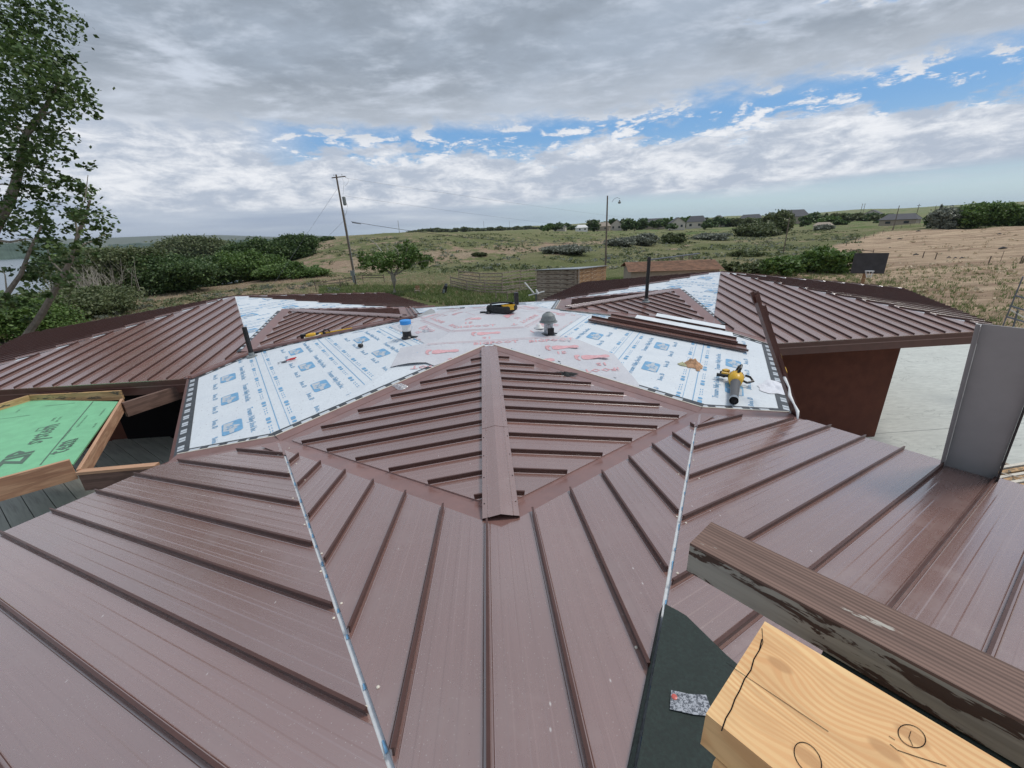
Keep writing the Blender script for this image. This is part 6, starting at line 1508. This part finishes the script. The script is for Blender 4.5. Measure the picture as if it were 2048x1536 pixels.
# ------------------------------------------------------------------ timbers in the near right corner
azb = math.radians(-37); bd = -Vector((math.sin(azb), math.cos(azb), 0)); bs = Vector((-bd.y, bd.x, 0))   # bd: from the cut end back past the camera
zb = 4.9
a = onz(1380, 1086, zb); c = onz(1440, 1052, zb); w1 = abs((c-a).dot(bs)); mid = (a+c)/2
sgn = 1 if (c-a).dot(bs) > 0 else -1
t = thing('weathered_beam', 'old brown stained beam with peeling grey side in the near right corner', 'beam', mid)
p0 = a+bs*sgn*w1/2; hgt = .095
o = plank('beam_top', p0-Vector((0, 0, .004)), p0+bd*2.6-Vector((0, 0, .004)), w1, .008, M['oldtop'], t)
o = plank('beam_side', p0-Vector((0, 0, .008+hgt/2)), p0+bd*2.6-Vector((0, 0, .008+hgt/2)), w1-.002, hgt, M['peel'], t)
a2 = onz(1412, 1427, zb); c2 = onz(1512, 1232, zb); w2 = abs((c2-a2).dot(bs)); q0 = a2+bs*sgn*w2/2
t = thing('fresh_beam', 'new yellow fir beam with pencilled circles and a knife-cut line, nearest the camera', 'beam', q0)
kn = [((onz(x, y, zb)-q0).dot(bd), (onz(x, y, zb)-q0).dot(Vector((0, 0, 1)).cross(bd))) for x, y in ((1824, 1472), (1616, 1516), (1770, 1500), (1560, 1330))]
M['fresh'] = wood('fresh_fir_knotty', (.84, .56, .27), (.72, .38, .16), 1.0, .7, None, kn)
plank('timber', q0-Vector((0, 0, .045)), q0+bd*2.4-Vector((0, 0, .045)), w2, .09, M['fresh'], t)
plank('lower_board', q0+bd*.03-Vector((0, 0, .118))-bs*sgn*.015, q0+bd*2.4-Vector((0, 0, .118))-bs*sgn*.015, w2-.01, .05, M['fresh'], t)
def pen(pts, w, name='pencil_line'):
    k = MB(); P = [onz(x, y, zb+.0012) for x, y in pts]
    for a_, b_ in zip(P, P[1:]):
        q = (b_-a_).cross(Vector((0, 0, 1))).normalized()*w/2; k.poly([a_-q, b_-q, b_+q, a_+q])
    k.obj(name, M['ink'], t)
def circ(cx, cy, rx, ry, rot): return [(cx+rx*math.cos(a)*math.cos(rot)-ry*math.sin(a)*math.sin(rot), cy+rx*math.cos(a)*math.sin(rot)+ry*math.sin(a)*math.cos(rot)) for a in (2*math.pi*i/24 for i in range(25))]
pen(circ(1824, 1472, 30, 20, .55), .0013); pen(circ(1616, 1516, 36, 22, .95), .0013); pen([(1822, 1462), (1818, 1475), (1826, 1492)], .0009)
pen([(1524, 1278), (1519, 1300), (1508, 1318), (1502, 1340), (1489, 1358), (1480, 1380), (1470, 1398), (1463, 1418), (1452, 1436), (1443, 1462)], .0022, 'cut_line'); pen([(1452, 1325), (1500, 1358), (1600, 1425), (1657, 1463)], .0010)
pen([(1524, 1256), (1526, 1285), (1520, 1300)], .001); pen([(1780, 1488), (1795, 1500), (1830, 1512), (1893, 1532)], .0012); pen([(1778, 1472), (1790, 1480)], .001)
# dark curb between the timbers
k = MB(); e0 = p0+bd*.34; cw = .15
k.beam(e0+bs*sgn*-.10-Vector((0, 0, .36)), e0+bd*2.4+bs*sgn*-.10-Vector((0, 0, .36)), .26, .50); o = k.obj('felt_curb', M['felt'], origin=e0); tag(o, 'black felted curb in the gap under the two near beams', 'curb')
# green-black felt over the peak, with its metal strap
k = MB(); pf = [(1352, 1242), (1368, 1252), (1447, 1332), (1560, 1430), (1680, 1560), (1700, 1900)]
sdp = [FNR.pix(x, y) for x, y in pf]; d_hi = FNR.pix(1338, 1238)[1]; edge = [(.05/S3, .05)]+[(d_hi*i/8/S3, d_hi*i/8) for i in range(1, 9)]
k.prism([FNR.p(s_, d_, .070) for s_, d_ in sdp]+[FNR.p(s_, d_, .070) for s_, d_ in edge], FNR.n*.004)
k.prism([FN.p(-d_/S3*.999, d_, .070) for s_, d_ in (edge[0], edge[-1])]+[FN.p(-d_hi/S3+.03, d_hi-.02, .032), FN.p(.02, .05, .032)], FN.n*.003); o = k.obj('felt_sheet', M['felt'], origin=FNR.pixw(1400, 1400)); tag(o, 'dark green-black felt sheet lapping over the hip below the new beam', 'felt')
k = MB(); k.prism([FNR.pixw(x, y, .079) for x, y in ((1336, 1406), (1370, 1414), (1405, 1416), (1420, 1460), (1380, 1456), (1333, 1445))], FNR.n*.003)
st = mat('zinc_strap'); n1_ = st[1].noise(st[3], 70, 3, .7, 1.0); st[1].put(st[2].inputs['Base Color'], st[1].mix(st[1].ss(n1_, .45, .55), (.10, .11, .13), (.42, .44, .48))); st[2].inputs['Metallic'].default_value = .5; st[2].inputs['Roughness'].default_value = .4
t = thing('metal_strap', 'ragged galvanised strap pinned with a red cap nail on the dark felt', 'metal strap', FNR.pixw(1370, 1430)); k.obj('strap', st[0], t)
c = FNR.pixw(1342, 1421, .083); k = MB(); k.lathe([(.013, 0), (.013, .003), (.006, .005), (.001, .005)], 16, 0, c); k.obj('cap_nail', simple('nail_cap_red', (.60, .12, .10), .4, .1, 20), t)
